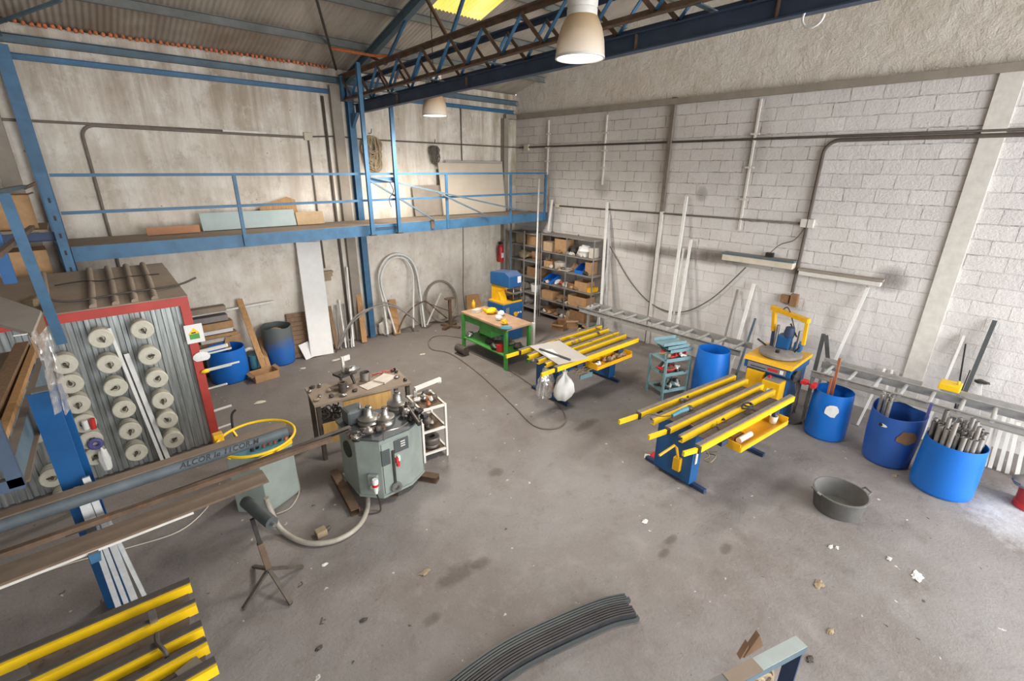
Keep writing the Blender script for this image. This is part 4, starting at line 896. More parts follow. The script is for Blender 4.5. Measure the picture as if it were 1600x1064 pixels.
# roof of old fibre sheets with cover ribs
sl = .12/1.6
def rz(y): return BZ+.005+(y-FY)*.15
MB().prism([(XL, FY-.05, rz(FY-.05)), (XR+.0, FY-.05, rz(FY-.05)), (XR-.04, BY+.02, rz(BY+.02)), (XL, BY+.02, rz(BY+.02))], (0, 0, .012)).build('roof_sheet', 'old_sheet', b)
for xa, xb in ((-1.3, -1.5), (-.85, -.95), (-.45, -.45), (-.057, .005), (.15, .20), (.33, .40), (.526, .59)):
    MB().tube([(xa, FY-.03, rz(FY)+.015), ((xa+xb)/2+.01, 7.85, rz(7.85)+.018), (xb, BY+.015, rz(BY)+.02)], .036, 10).build('roof_rib', 'old_sheet', b)
ck = MB().tube(smooth_path([(-.35, 7.9, rz(7.9)+.05), (-.1, 7.95, rz(7.95)+.05), (.1, 7.88, rz(7.88)+.05), (.35, 7.93, rz(7.93)+.05), (.7, 7.9, rz(7.9)+.05)]), .008, 5); ck.build('roof_wire', 'black', b)
one('roof_cable', 'dark cable curling over the booth roof along its red edge', 'cable', MB().tube(smooth_path([(-.5, 7.5, 2.62), (-.45, 7.35, 2.35), (-.25, 7.28, 2.24), (.3, 7.33, 2.25), (.8, 7.4, 2.25), (1.05, 7.5, 2.3)]), .013, 6), 'cable_dark')
# papers on the red post
pp = T('warning_sheet', 'white sheet with yellow and green house drawing on the red post', 'notice', (XR-.02, FY-.04, 1.75))
MB().box((XR-.02, FY-.05, 1.66), (.2, .006, .25), 0).build('sheet', 'paper', pp)
MB().prism([(XR-.09, FY-.055, 1.66), (XR+.04, FY-.055, 1.66), (XR-.02, FY-.055, 1.74)], (0, -.002, 0)).build('yellow_print', 'yellow', pp)
MB().prism([(XR-.08, FY-.055, 1.59), (XR+.03, FY-.055, 1.59), (XR+.03, FY-.055, 1.66), (XR-.08, FY-.055, 1.66)], (0, -.002, 0)).build('green_print', 'green', pp)
MB().box((XR-.03, FY-.0585, 1.675), (.05, .002, .016)).build('dark_print', 'black', pp)
one('small_sign', 'small white rounded sign with a black mark on the red post', 'sign', MB().blob((XR+.0, FY-.06, 1.33), (.10, .012, .07), 3, .15).bb((XR-.01, FY-.078, 1.32), (XR+.03, FY-.07, 1.34)), 'paper')
for k, (px, py, L, lab) in enumerate(((312, 549, .30, 'white stick poking out beside the red post, topmost of the pegs'), (322, 553, .34, 'thin white stick poking out just under the topmost peg'), (325, 577, .40, 'long thin white stick poking out below the small sign'), (316, 581, .3, 'grey stick poking out low beside the red post'), (335, 605, .2, 'short white stick poking out of the middle of the red post'))):
    p = at(px, py, y=FY-.1); one('white_stick', lab, 'stick', MB().bar(V((XR-.002, FY-.025, p.z-.03)), V((XR+L, FY-.16, p.z+.03)), .02 if k else .04, .02 if k else .04), 'white_profile')
p = at(352, 572, y=FY); one('yellow_clip', 'tiny yellow clip on the red post under the sign', 'clip', MB().blob((XR, FY-.06, 1.12), (.05, .02, .03), 5, .3), 'yellow')
# spools on pegs
sp = T('spool', '', 'spool', (0, 0, 0), 'white spools pegged on the galvanised booth')
def spool_mesh():
    R = Matrix.Rotation(PI/2, 3, 'X')
    pf = [(.001, 0), (.066, 0), (.076, .008), (.078, .04), (.07, .045), (.07, .05), (.08, .056), (.08, .088), (.071, .093), (.071, .099), (.082, .104), (.083, .136), (.073, .141), (.073, .146), (.088, .152), (.09, .166), (.082, .174), (.032, .174), (.028, .15), (.001, .15)]
    pf = [(r*1.28, z*1.28) for r, z in pf]
    MB().lathe(pf, (0, 0, 0), 28, R).build('reel', 'spool', sp)
    pg = MB().tube([(0, -.15, 0), (0, -.235, 0)], .016, 8).build('peg', 'spool_hub', sp)
    MB().bar((0, -.215, 0), (.045, -.225, -.025), .016, .016).build('peg_hook', 'spool_hub', sp)
spool_mesh()
ords = ['top', 'second', 'third', 'fourth', 'fifth', 'lowest visible']
first = True; random.seed(4)
for x, zs, where in ((-.065, (1.84, 1.52, 1.22, .92, .62, .31), 'middle'), (.325, (1.86, 1.52, 1.21, .91, .63, .33), 'right'), (-.44, (1.62, 1.38, 1.12, .87, .64, .42), 'left')):
    for i, z in enumerate(zs):
        lab = f'white grooved spool on the booth, {ords[i]} one of the {where} column'
        o = sp if first else dup(sp, (0, 0, 0)); first = False
        o.location = (x+random.uniform(-.008, .008), FY+.028, z); o['label'] = lab; o.rotation_euler = (0, random.uniform(0, 6), 0)
for z, px, py, lab in ((1.0, 55, 674, 'white spool left of the wide blue post, upper one'), (.6, 82, 742, 'white spool left of the wide blue post, middle one'), (.35, 100, 775, 'white spool left of the wide blue post, lowest one, cut by the long profile')):
    q = at(px, py, y=FY-.1); o = dup(sp, (0, 0, 0), lab); o.location = (q.x, FY+.028, q.z); o.rotation_euler = (0, z*5, 0)
def leanb(tp, lp, fx): return lean(tp, lp, fx, y=FY-.03)
for (tp, lp, w, lab) in (((170, 512), (252, 715), .035, 'long thin white profile leaning on the booth, left of the pair'), ((197, 552), (262, 715), .05, 'long thin white profile leaning on the booth, right of the pair')):
    a, c = leanb(tp, lp, FY-.14); a.y -= .02; one('leaning_profile', lab, 'profile', MB().bar(a, V((c.x, c.y, .012)), w, .022, (0, 1, 0)), 'white_profile')
MB_ = MB
can = T('spray_can', 'red and white small can hung between spools of the left column', 'can', (-.40, FY-.2, .86))
MB().tube([(-.37, FY-.24, .80), (-.36, FY-.24, .93)], .026, 12).build('body', 'red', can); MB().tube([(-.43, FY-.24, .82), (-.43, FY-.24, .93)], .03, 12).build('white_can', 'paper', can)
one('blue_tape', 'blue and white roll hung low on the left spool column', 'roll', MB().tube(arc((-.40, FY-.23, .60), .05, 0, 2*PI, 14)[:-1], .026, 8, True), 'violet')
one('white_bag', 'small white bag hanging low on the left spool column', 'bag', MB().blob((-.36, FY-.26, .36), (.05, .03, .16), 6, .4), 'white_plastic')

# ---------------------------------------------------------------- wide blue post, long profiles, stand
ps = T('steel_post', 'wide blue steel post standing in front of the spool wall', 'post', (-.45, 4.72, 0))
MB().ibeam((-.45, 4.75, .012), (-.45, 4.75, 2.12), .16, .16, tf=.012, up=(.25, 1, 0)).build('shaft', 'bright_blue', ps)
MB().bb((-.58, 4.62, 0), (-.30, 4.88, .012)).build('base_plate', 'grey_blue', ps)
MB().bar((-.45, 4.66, .93), (-.45, 4.15, .93), .06, .08).build('bracket', 'blue_steel', ps)
for k, (dx, hx, top, w, lab) in enumerate(((-.03, -.47, 1.32, .05, 'first'), (.03, -.44, 1.25, .045, 'second'), (.09, -.40, 1.38, .06, 'third'), (.17, -.36, .95, .04, 'fourth'))):
    one('white_profile', f'long white profile leaning on the blue post, {lab} of the bundle from its left', 'profile', MB().bar((-.42+dx*.95, 4.40-.0, .01), (hx+.015, 4.60, top), w*.75, .03, (0, 1, 0)), 'aluminium', 'white profiles leaning on the blue post')
# long profiles running to the bending machine
def lp(y, z, x1, sect, mat, name, lab, w, h):
    t = T(name, lab, 'profile', (-.5, y, z)); return t
t = T('steel_profile', 'long blue-grey round steel profile with black handwriting, lying level', 'profile', (-.5, 4.45, 1.25))
tu_ = MB().tube([(-3.2, 4.47, 1.28), (1.09, 4.47, 1.28)], .055, 20).build('tube', 'old_tube', t)
MB().bar((-3.2, 4.50, 1.34), (1.09, 4.50, 1.34), .10, .012).build('dusty_top', 'rusty_top', t)
join_marking(tu_, text_mesh('lettering', 'ALCOR le 11COR.M', .066, 'black', t, Matrix.Translation((.70, -.044, .035)) @ Matrix.Rotation(math.radians(58), 4, 'X'), .3, .0008, 1.1, .0006))
one('steel_profile', 'long rusty brown bar lying below the round lettered profile', 'profile', MB().bar((-3.2, 4.43, 1.10), (1.5, 4.43, 1.04), .05, .04), 'rust')
one('steel_profile', 'long thin grey profile reaching from the rusty bar to the bending machine', 'profile', MB().chan((-.6, 4.52, 1.0), (1.78, 4.62, .98), .05, .04, .006), 'iron')
t = T('flat_board', 'wide flat dusty brown steel plate below the lettered profile, frontmost', 'plate', (-1, 4.3, .98))
MB().bar((-3.2, 4.30, .985), (.80, 4.30, .985), .22, .02).build('plate', 'rusty_top', t)
MB().bar((-3.2, 4.19, .965), (.2, 4.19, .965), .012, .02).build('pale_edge', 'white_paint', t)
t = T('support_stand', 'steel trestle carrying the long profiles at their left end', 'trestle', (-2.6, 4.4, 0))
for yy in (4.18, 4.7): MB().bar((-2.6, yy, 0), (-2.6, yy, .93), .05, .05, (0, 1, 0)).build('leg', 'blue_steel', t)
MB().bar((-2.6, 4.14, .95), (-2.6, 4.74, .95), .06, .05).build('top_bar', 'blue_steel', t)
# tripod roller stand
h = V((.62, 4.0, .22)); t = T('roller_stand', 'rusty tripod roller stand in front of the grey ring machine', 'roller stand', (.62, 4.0, 0))
MB().bar(h, V((.60, 4.03, .50)), .05, .05, (0, 1, 0)).build('post', 'rust', t); MB().bar(V((.603, 4.03, .45)), V((.585, 4.06, .76)), .034, .034, (0, 1, 0)).build('inner_post', 'dark_metal', t)
for px, py in ((380, 951), (455, 943), (473, 885), (396, 885)):
    q = at(px, py, z=.012); MB().bar(h+V((0, 0, -.01)), q, .032, .024).build('leg', 'iron', t)
ra, rb = at(384, 784, z=.80), at(425, 817, z=.80)
MB().tube([ra, rb], .055, 20).build('roller', 'panel_dark', t); MB().tube([ra-(rb-ra)*.05, rb+(rb-ra)*.1], .018, 10).build('axle', 'steel', t)
MB().bar((ra+rb)/2-V((0, 0, .07))-(rb-ra)*.3, (ra+rb)/2-V((0, 0, .07))+(rb-ra)*.3, .05, .02).build('yoke', 'dark_metal', t)

# ---------------------------------------------------------------- grey bending machine
t = T('bending_machine', 'grey-green angular bending machine with three steel roller heads on top', 'bending machine', (2.2, 4.75, 0))
tp = [at(*p, z=.85) for p in ((527, 660), (553, 687), (592, 690), (637, 672), (657, 655), (654, 643), (606, 640), (546, 648))]
cen = sum(tp, V())/8
bt = [V((p.x, p.y, .09)) for p in tp]
MB().prism(bt, (0, 0, .76)).build('cabinet', 'machine_grey', t, bevel=.012)
MB().prism([V((cen.x+(p.x-cen.x)*1.04, cen.y+(p.y-cen.y)*1.04, .85)) for p in tp], (0, 0, .025)).build('top_plate', 'panel_dark', t, bevel=.005)
MB().prism([V((cen.x+(p.x-cen.x)*1.03, cen.y+(p.y-cen.y)*1.03, .09)) for p in tp], (0, 0, .03)).build('plinth', 'machine_grey', t)
# front panels
def on_face(i, u0, u1, z0, z1, th=.012):
    a, c = tp[i], tp[i+1]; d = (c-a); n = V((d.y, -d.x, 0)).normalized()
    if n.dot(cen-a) > 0: n = -n
    p0, p1 = a+d*u0, a+d*u1
    return MB().prism([V((p0.x, p0.y, z0)), V((p1.x, p1.y, z0)), V((p1.x, p1.y, z1)), V((p0.x, p0.y, z1))], n*th)
dn = on_face(2, .04, .96, .14, .80).build('front_door', 'machine_grey', t, bevel=.004)
on_face(2, .46, .96, .63, .79, .022).build('control_panel', 'panel_dark', dn)
for k in range(3): on_face(2, .68, .84, .76-.03*k-.012, .76-.03*k, .026).build('button_row', 'white_paint', dn)
on_face(2, .02, .3, .52, .72, .016).build('dark_plate', 'panel_dark', t)
for u, z, mt in ((.47, .54, 'red'), (.53, .56, 'white_plastic'), (.50, .49, 'red')): on_face(2, u, u+.08, z-.04, z+.03, .04).build('switch', mt, dn)
wr = on_face(2, .36, .43, .22, .68, .03).build('spanner_bar', 'dark_metal', t); o = wr
f0 = tp[2]+(tp[3]-tp[2])*.4; fn = V(((tp[3]-tp[2]).y, -(tp[3]-tp[2]).x, 0)).normalized(); fn = fn if fn.dot(cen-f0) < 0 else -fn
fdir = (tp[3]-tp[2]).normalized()
MB().lathe([(.03, -.012), (.065, -.012), (.065, .012), (.03, .012), (.03, -.012)], V((f0.x, f0.y, .19))+fn*.045, 18, Matrix((fdir, V((0, 0, 1)), fn)).transposed()).build('spanner_head', 'steel', o)
on_face(1, .45, .85, .2, .42, .05).build('socket_box', 'machine_grey', t, bevel=.01)
pl_ = tp[1]+(tp[2]-tp[1])*.98; n1 = V(((tp[2]-tp[1]).y, -(tp[2]-tp[1]).x, 0)).normalized(); n1 = n1 if n1.dot(cen-pl_) < 0 else -n1
q = V((pl_.x, pl_.y, .33))+n1*.06-fdir*.06
pg = MB().lathe([(.001, -.1), (.018, -.1), (.032, 0), (.036, .07), (.03, .09), (.001, .09)], q, 16).build('plug', 'white_plastic', t); MB().lathe([(.0325, .0), (.037, .0), (.038, .03), (.0325, .03), (.0325, .0)], q, 16).build('red_ring', 'red', pg)
MB().tube(smooth_path([q-V((0, 0, .1)), q+V((.02, -.02, -.22)), q+V((.0, -.05, -.315)), q+V((-.1, -.02, -.315)), q+V((-.2, .05, -.3))]), .009, 6).build('power_cord', 'black', pg)
# roller heads
for (px, py, r, hh) in ((577, 660, .135, .20), (602, 659, .12, .18), (622, 636, .14, .20)):
    c_ = at(px, py, z=.88); k = MB().lathe([(.001, 0), (r, 0), (r, .03), (r*.85, .05), (r*.95, .06), (r*.95, .08), (r*.55, .10), (r*.42, .12), (r*.36, hh), (r*.25, hh+.01), (.001, hh+.01)], (c_.x, c_.y, .876), 32).build('roller_head', 'steel', t)
    MB().tube([(c_.x, c_.y, .876+hh), (c_.x, c_.y, .876+hh+.025)], .03, 6).build('nut', 'dark_metal', k)
c_ = at(553, 655, z=.9); MB().bb((c_.x-.11, c_.y-.1, .876), (c_.x+.11, c_.y+.1, 1.06)).build('gear_cover', 'panel_dark', t, bevel=.03)
MB().tube([(c_.x+.06, c_.y-.07, .9), (c_.x+.06, c_.y-.07, 1.13)], .012, 8).build('pin', 'steel', t)
random.seed(8)
c_ = at(573, 676, z=.90); MB().bar(c_+V((-.2, .06, 0)), c_+V((.22, -.02, 0)), .05, .05).build('guide_bar', 'rust', t)
for k in range(13): MB().blob(c_+V((random.uniform(-.17, .17), random.uniform(-.06, .02), random.uniform(-.01, .05))), (.05, .045, .035), k, .4).build('linkage', random.choice(('dark_metal', 'dark_metal', 'steel')), t)
c_ = at(648, 650, z=.93)
for k in range(14): MB().blob(c_+V((random.uniform(-.06, .08), random.uniform(-.16, .22), random.uniform(-.04, .07))), (.05, .05, .045), k+30, .4).build('linkage', random.choice(('dark_metal', 'iron', 'steel', 'black')), t)
MB().tube([c_+V((-.06, -.2, 0)), c_+V((.0, .16, .06))], .028, 10).build('hydraulic_ram', 'dark_metal', t)
MB().tube(smooth_path([at(600, 688, z=.90), at(601, 676, z=1.0), at(625, 668, z=1.0), at(637, 660, z=.96)]), .008, 6).build('bent_rod', 'steel', t)
mb = MB().lathe([(.001, 0), (.10, 0), (.1, .02), (.001, .02)], V((tp[0].x, tp[0].y, .62))*.45+V((tp[1].x, tp[1].y, .62))*.55, 20, Matrix.Rotation(-PI/2, 3, 'Y')); mb.build('port_cover', 'black', t)
for (a, c, w) in (((522, 738), (556, 800), .10), ((636, 740), (684, 748), .10), ((595, 770), (622, 768), .08)):
    p0, p1 = at(*a, z=.045), at(*c, z=.045); MB().chan(p0, p1, w, .085, .01).build('base_channel', 'rust', t)
hz = [V((tp[1].x, tp[1].y, .28))*.35+V((tp[2].x, tp[2].y, .28))*.65+n1*.06, at(567, 748, z=.12), at(575, 785, z=.04), at(562, 820, z=.035), at(525, 844, z=.035), at(478, 848, z=.035), at(440, 828, z=.05), at(422, 795, z=.22), at(416, 778, z=.36)]
one('armoured_hose', 'thick grey armoured hose looping on the floor between both grey machines', 'hose', MB().tube(smooth_path(hz), .028, 12), 'hose')
q = at(503, 836, z=.0); fs_ = T('foot_switch', 'small grey cube plug lying inside the hose loop', 'plug', q); MB().bb(q-V((.06, .05, -.001)), q+V((.05, .05, .08))).build('body', 'rag', fs_, bevel=.012); MB().tube([q+V((.05, 0, .04)), q+V((.1, .02, .04))], .02, 10).build('pin', 'iron', fs_)
# ring machine
rc = V((1.0, 5.42, 0)); t = T('ring_machine', 'grey cabinet machine with a yellow hoop guard round its top', 'machine', rc)
hx = [V((rc.x+.36*math.cos(a), rc.y+.36*math.sin(a), 0)) for a in [math.radians(d) for d in (-105, -30, 15, 75, 150, 195)]]
MB().prism(hx, (0, 0, .72)).build('cabinet', 'machine_grey', t, bevel=.01)
hr = .40; MB().tube([V((rc.x+hr*math.cos(a), rc.y+hr*math.sin(a)+.0, .80)) for a in [2*PI*i/48 for i in range(48)]], .016, 10, True).build('hoop_guard', 'yellow', t)
for a in (.4, 2.0, 3.5, 5.0): MB().bar((rc.x+.32*math.cos(a), rc.y+.32*math.sin(a), .70), (rc.x+hr*math.cos(a), rc.y+hr*math.sin(a), .80), .02, .02).build('hoop_bracket', 'yellow', t)
MB().prism([p*.9+rc*.1+V((0, 0, .722)) for p in hx], (0, 0, .02)).build('top_plate', 'teal_box', t)
MB().bar(hx[0]+V((0, 0, .71))-V((.02, .02, 0)), hx[1]+V((0, 0, .71)), .02, .05).build('yellow_edge', 'yellow', t)
MB().bb((rc.x-.38, rc.y+.22, .6), (rc.x-.28, rc.y+.32, .86)).build('switch_box', 'saw_yellow', t, bevel=.01)
random.seed(12)
for k in range(8): MB().tube([(rc.x-.1+.06*k, rc.y-.16+.02*(k % 2), .742), (rc.x-.1+.06*k, rc.y-.16, .79)], .02, 10).build('die', random.choice(('orange', 'dark_metal', 'copper')), t)
one('paper_sheet', 'white paper sheet lying on top of the ring machine', 'paper', MB().box((rc.x-.02, rc.y+.17, .748), (.34, .14, .008), .12), 'paper')
one('thin_cord', 'thin pale cord looping on the floor behind the ring machine', 'cord', MB().tube(smooth_path([at(462, 735, z=.1), at(468, 765, z=.02), at(455, 792, z=.012), at(432, 803, z=.012)]), .008, 6), 'hose')
one('black_lever', 'black hook tool standing beside the red post foot', 'tool', MB().tube(smooth_path([V((at(376, 690, z=.5).x, at(376, 690, z=.5).y, .016)), at(376, 690, z=.5), at(366, 678, z=.62), at(362, 650, z=.8), at(368, 640, z=.86)]), .015, 6), 'black')
one('white_strip', 'white flat strip poking out beside the foot of the red post', 'strip', MB().bar((XR-.001, FY-.01, .50), (XR+.22, FY-.03, .52), .05, .012), 'white_profile')
one('white_strip', 'small white strip poking out lowest on the red post, by the ring machine', 'strip', MB().bar((XR-.001, FY-.01, .22), (XR+.16, FY-.03, .24), .04, .012), 'white_profile')
# workbench behind
t = T('workbench', 'dusty brown workbench with a plywood back and open bin, behind the bending machine', 'workbench', (2.4, 5.8, 0))
qs = [at(491, 634, z=.85), at(643, 598, z=.85), at(641, 588, z=.85), at(484, 607, z=.85)]
wa, wb_ = qs[0], qs[1]; dx = (wb_-wa).normalized(); ny = V((-dx.y, dx.x, 0)); L = (wb_-wa).length; Dp = .62
def WB(u, v, z): p = wa+dx*u+ny*v; return V((p.x, p.y, z))
MB().prism([WB(.0, 0, .82), WB(L, 0, .82), WB(L, Dp, .82), WB(0, Dp, .82)], (0, 0, .03)).build('top', 'dusty_board', t)
for u in (.05, L-.05):
    for v in (.05, Dp-.05): MB().bar(WB(u, v, 0), WB(u, v, .82), .05, .05, (0, 1, 0)).build('leg', 'iron', t)
MB().prism([WB(.36, .02, .25), WB(L-.3, .02, .25), WB(L-.3, .02, .80), WB(.36, .02, .80)], ny*.02).build('ply_panel', 'ply', t)
MB().prism([WB(.07, .01, .25), WB(.36, .01, .25), WB(.36, .01, .55), WB(.07, .01, .55)], ny*.02).build('ply_panel', 'ply', t)
MB().prism([WB(.07, .02, .5), WB(.34, .02, .5), WB(.34, .35, .5), WB(.07, .35, .5)], (0, 0, .02)).build('bin_shelf', 'iron', t)
MB().prism([WB(L-.28, .03, .3), WB(L-.02, .03, .3), WB(L-.02, .35, .3), WB(L-.28, .35, .3)], (0, 0, .02)).build('side_shelf', 'iron', t)
random.seed(31)
for k in range(18):
    p = WB(random.uniform(.1, .33), random.uniform(.03, .16), random.uniform(.58, .74)); one('offcut_ring', 'dark metal ring in the open bin at the left of the dusty workbench', 'metal ring', MB().tube([p+V((.035*math.cos(u), .02*math.sin(u)*.6, .035*math.sin(u))) for u in [2*PI*i/12 for i in range(12)]], .009, 6, True), random.choice(('dark_metal', 'iron', 'black')), 'metal rings in the workbench bin')
def on_bench(u, v): return WB(u, v, .852)
vc = T('bench_vice', 'metal bench vice with a white plate, at the far edge of the dusty workbench', 'vice', on_bench(.52, .48))
p = on_bench(.52, .48)
for s_ in (-.09, .09): MB().bar(p+V((s_, -.1, 0)), p+V((s_*.8, .0, .16)), .03, .03).build('leg', 'dark_metal', vc)
MB().box(p+V((0, 0, .15)), (.26, .2, .03), .2).build('table', 'dark_metal', vc); MB().box(p+V((0, .02, .27)), (.035, .03, .24), .2).build('column', 'white_paint', vc); MB().box(p+V((.06, .02, .36)), (.1, .02, .07), .2).build('plate', 'white_paint', vc)
MB().blob(p+V((.08, -.08, .21)), (.1, .07, .06), 3, .4).build('jaw', 'steel', vc)
p = on_bench(.78, .42); one('steel_pot', 'round shiny steel pot at the middle of the dusty workbench', 'pot', MB().lathe([(.001, 0), (.07, 0), (.07, .13), (.065, .13), (.06, .01), (.001, .01)], p, 28), 'steel')
p = on_bench(.42, .22); one('steel_pot', 'grey steel sleeve standing left of the papers on the workbench', 'sleeve', MB().lathe([(.055, 0), (.055, .14), (.035, .14), (.035, 0), (.055, 0)], p, 24), 'iron')
for (u, v, a, s_, lab) in ((.80, .22, .15, (.26, .2), 'loose paper sheet lying left of the notebook on the dusty workbench'), (1.02, .30, .45, (.26, .2), 'thick white notebook lying at the middle of the dusty workbench')):
    p = on_bench(u, v); th = .006 if 'loose' in lab else .03; one('notebook', lab, 'notebook', MB().box(p+V((0, 0, th/2+.001)), (s_[0], s_[1], th), a), 'paper_old', bevel=.003)
p = on_bench(1.05, .52); one('red_cable', 'thin red coiled cable at the far edge of the dusty workbench', 'cable', MB().tube(smooth_path([p+V((x_*.05-.15, .03*math.sin(x_*2), .02+.012*math.cos(x_*3))) for x_ in range(8)]), .008, 6), 'red')
random.seed(17)
for k in range(16):
    u = random.choice((random.uniform(.02, .3), random.uniform(.3, .62), random.uniform(1.15, L-.05))); p = on_bench(u, random.uniform(.05, Dp-.06))
    one('metal_scrap', 'small grey metal scrap lying on the dusty workbench', 'metal scrap', MB().blob(p+V((0, 0, .018)), (random.uniform(.02, .05), random.uniform(.02, .035), .022), k, .5, 8, 6), random.choice(('iron', 'rag', 'dark_metal', 'steel')), 'metal scraps on the workbench')
t = T('guide_arm', 'pale steel guide arm reaching out right of the dusty workbench', 'guide arm', at(672, 602, z=.88)); MB().bar(at(648, 608, z=.9), at(688, 592, z=.9), .04, .05).build('arm', 'white_paint', t); MB().bar(at(648, 608, z=.86), at(649, 640, z=.6), .05, .04, (0, 1, 0)).build('post', 'white_paint', t); MB().bar(at(686, 592, z=.88), at(687, 598, z=.84), .05, .04).build('end_plate', 'white_paint', t)
# small tray trolley
t = T('tool_trolley', 'white framed three-tier tool trolley beside the bending machine', 'trolley', (2.95, 4.95, 0))
cs = [V((2.77, 4.75, 0)), V((3.10, 4.70, 0)), V((3.17, 5.16, 0)), V((2.84, 5.21, 0))]
for p in cs: MB().bar(p, p+V((0, 0, .80)), .03, .03, (0, 1, 0)).build('leg', 'white_paint', t)
for z in (.12, .45, .78):
    f = MB()
    for i in range(4): f.bar(cs[i]+V((0, 0, z)), cs[(i+1) % 4]+V((0, 0, z)), .025, .03)
    s_ = f.build('shelf_frame', 'white_paint', t); MB().prism([p+V((0, 0, z-.012)) for p in cs], (0, 0, .008)).build('shelf_plate', 'rust', s_)
random.seed(23)
cc = sum(cs, V())/4
for z, n, lab, mats in ((.79, 9, 'small part heaped in the top tray of the white trolley', ('steel', 'copper', 'iron', 'white_paint')), (.46, 5, 'small part on the middle tray of the white trolley', ('iron', 'green', 'dark_metal', 'white_paint'))):
    for k in range(n): one('tool_part', lab, 'metal part', MB().blob(cc+V((random.uniform(-.11, .11), random.uniform(-.17, .17), z+.03)), (random.uniform(.03, .06), random.uniform(.03, .05), .035), k, .5, 9, 6), random.choice(mats), lab[6:])
for k, z in enumerate((.135, .185, .235)):
    p = V((cc.x, cc.y-.08, z)); one('steel_ring', f'thick steel ring on the bottom tray of the white trolley, {["lowest", "middle", "topmost"][k]} of the stack', 'ring', MB().lathe([(.05, 0), (.11, 0), (.115, .02), (.11, .045), (.05, .045), (.05, 0)], p, 28), ('steel', 'iron', 'steel')[k])
# ---------------------------------------------------------------- blue tool trolley with drawers of clutter
tb = [at(1036, 629, z=0), at(1080, 612, z=0), at(1066, 590, z=0), at(1022, 600, z=0)]
ca = V((6.80, 3.62, 0)); t = T('tool_cart', 'light blue steel cart crammed with tools and stacked blue trays', 'cart', (7.0, 3.7, 0))
u = V((.72, -.28, 0)).normalized(); v = V((.28, .72, 0)).normalized()
def CT(a, b, z): p = ca+u*a+v*b; return V((p.x, p.y, z))
for a in (0, .5):
    for b_ in (0, .42): MB().bar(CT(a, b_, .0), CT(a, b_, .72), .035, .035, (0, 1, 0)).build('leg', 'mint', t)
for z in (.14, .44, .70):
    MB().prism([CT(0, 0, z), CT(.5, 0, z), CT(.5, .42, z), CT(0, .42, z)], (0, 0, .012)).build('tray', 'mint', t)
    MB().bar(CT(0, 0, z+.03), CT(.5, 0, z+.03), .012, .06).build('tray_lip', 'mint', t)
for k, (z, da, rot) in enumerate(((.84, .08, .0), (.895, .04, .05), (.95, -.02, .0))):
    c_ = CT(.26+da, .2+.03*k, z); one('blue_tray', f'light blue steel tray on the tool cart, {["lowest","middle","topmost"][k]} of the stack', 'tray', MB().box(c_, (.46, .28, .012), -.37+rot).box(c_+v*.14+V((0, 0, .03)), (.46, .01, .06), -.37+rot).box(c_-v*.14+V((0, 0, .025)), (.46, .01, .05), -.37+rot), 'mint')
MB().bar(CT(.02, .06, .72), CT(.02, .06, .835), .02, .02).bar(CT(.48, .38, .72), CT(.48, .38, .835), .02, .02).build('tray_prop', 'mint', t)
random.seed(41)
for z, n, lab, mats in ((.72, 18, 'small red or pale tool heaped on the top shelf of the blue cart', ('red_paint', 'red_paint', 'white_plastic', 'red', 'rag')), (.46, 18, 'small tool on the middle shelf of the blue cart', ('red_paint', 'white_plastic', 'dark_metal', 'iron', 'red')), (.16, 14, 'small dark or white tool on the lowest shelf of the blue cart', ('dark_metal', 'white_plastic', 'steel', 'mint'))):
    for k in range(n):
        p = CT(random.uniform(.05, .45), random.uniform(.02, .3), z+.03+.05*random.random()); d = (u*random.uniform(-1, 1)+v*random.uniform(-1, 1)).normalized()*random.uniform(.05, .1)
        one('hand_tool', lab, 'tool', MB().tube([p-d, p, p+d+V((0, 0, random.uniform(.0, .05)))], [.018, .03, .018], 8), random.choice(mats), 'tools on the blue cart at height '+{.72: 'top', .46: 'middle', .16: 'bottom'}[z])

# ---------------------------------------------------------------- green workbench
t = T('green_workbench', 'green steel workbench with a tan wooden top near the shelves', 'workbench', (5.95, 7.1, 0))
q = [at(790, 519, z=.86), at(827, 508, z=.86), at(757, 478, z=.86), at(722, 489, z=.86)]
q = [V((5.62, 6.30, .82)), V((6.28, 6.30, .82)), V((6.35, 7.85, .82)), V((5.68, 7.85, .82))]
MB().prism(q, (0, 0, .04)).build('top', 'bench_top', t, bevel=.004)
for p in q:
    d = (sum(q, V())/4-p); d.z = 0; d.normalize(); g_ = p+d*.06; MB().bar(V((g_.x, g_.y, 0)), V((g_.x, g_.y, .82)), .06, .06, (0, 1, 0)).build('leg', 'green', t)
MB().prism([V((p.x, p.y, .28)) for p in q], (0, 0, .02)).build('lower_shelf', 'green', t)
MB().bb((5.72, 6.42, .66), (5.74, 7.75, .82)).build('apron', 'green', t); MB().bb((5.74, 6.9, .5), (6.2, 7.3, .8)).build('drawer', 'green', t, bevel=.01)
MB().bb((6.31, 6.28, .02), (6.36, 6.36, .84)).build('white_post', 'white_paint', t)
def onb(px, py, z=.862): return at(px, py, z=z)
def gi(name, lab, cat, mb, mat): return one(name, lab, cat, mb, mat)
p = onb(768, 490); gi('yellow_drill', 'yellow power tool lying on the green workbench', 'power tool', MB().blob(p+V((0, 0, .06)), (.13, .08, .07), 4, .3).bar(p+V((-.05, .1, .03)), p+V((.02, .28, .03)), .06, .05), 'yellow')
p = onb(740, 481); gi('yellow_bottle', 'small yellow bottle at the far end of the green workbench', 'bottle', MB().lathe([(.035, 0), (.04, .01), (.04, .12), (.018, .15), (.018, .18), (.001, .18)], p, 16), 'saw_yellow')
p = onb(745, 488); gi('white_jar', 'pale pink box beside the yellow bottle on the green workbench', 'box', MB().box(p+V((0, 0, .035)), (.2, .12, .07), .3), 'paper_old')
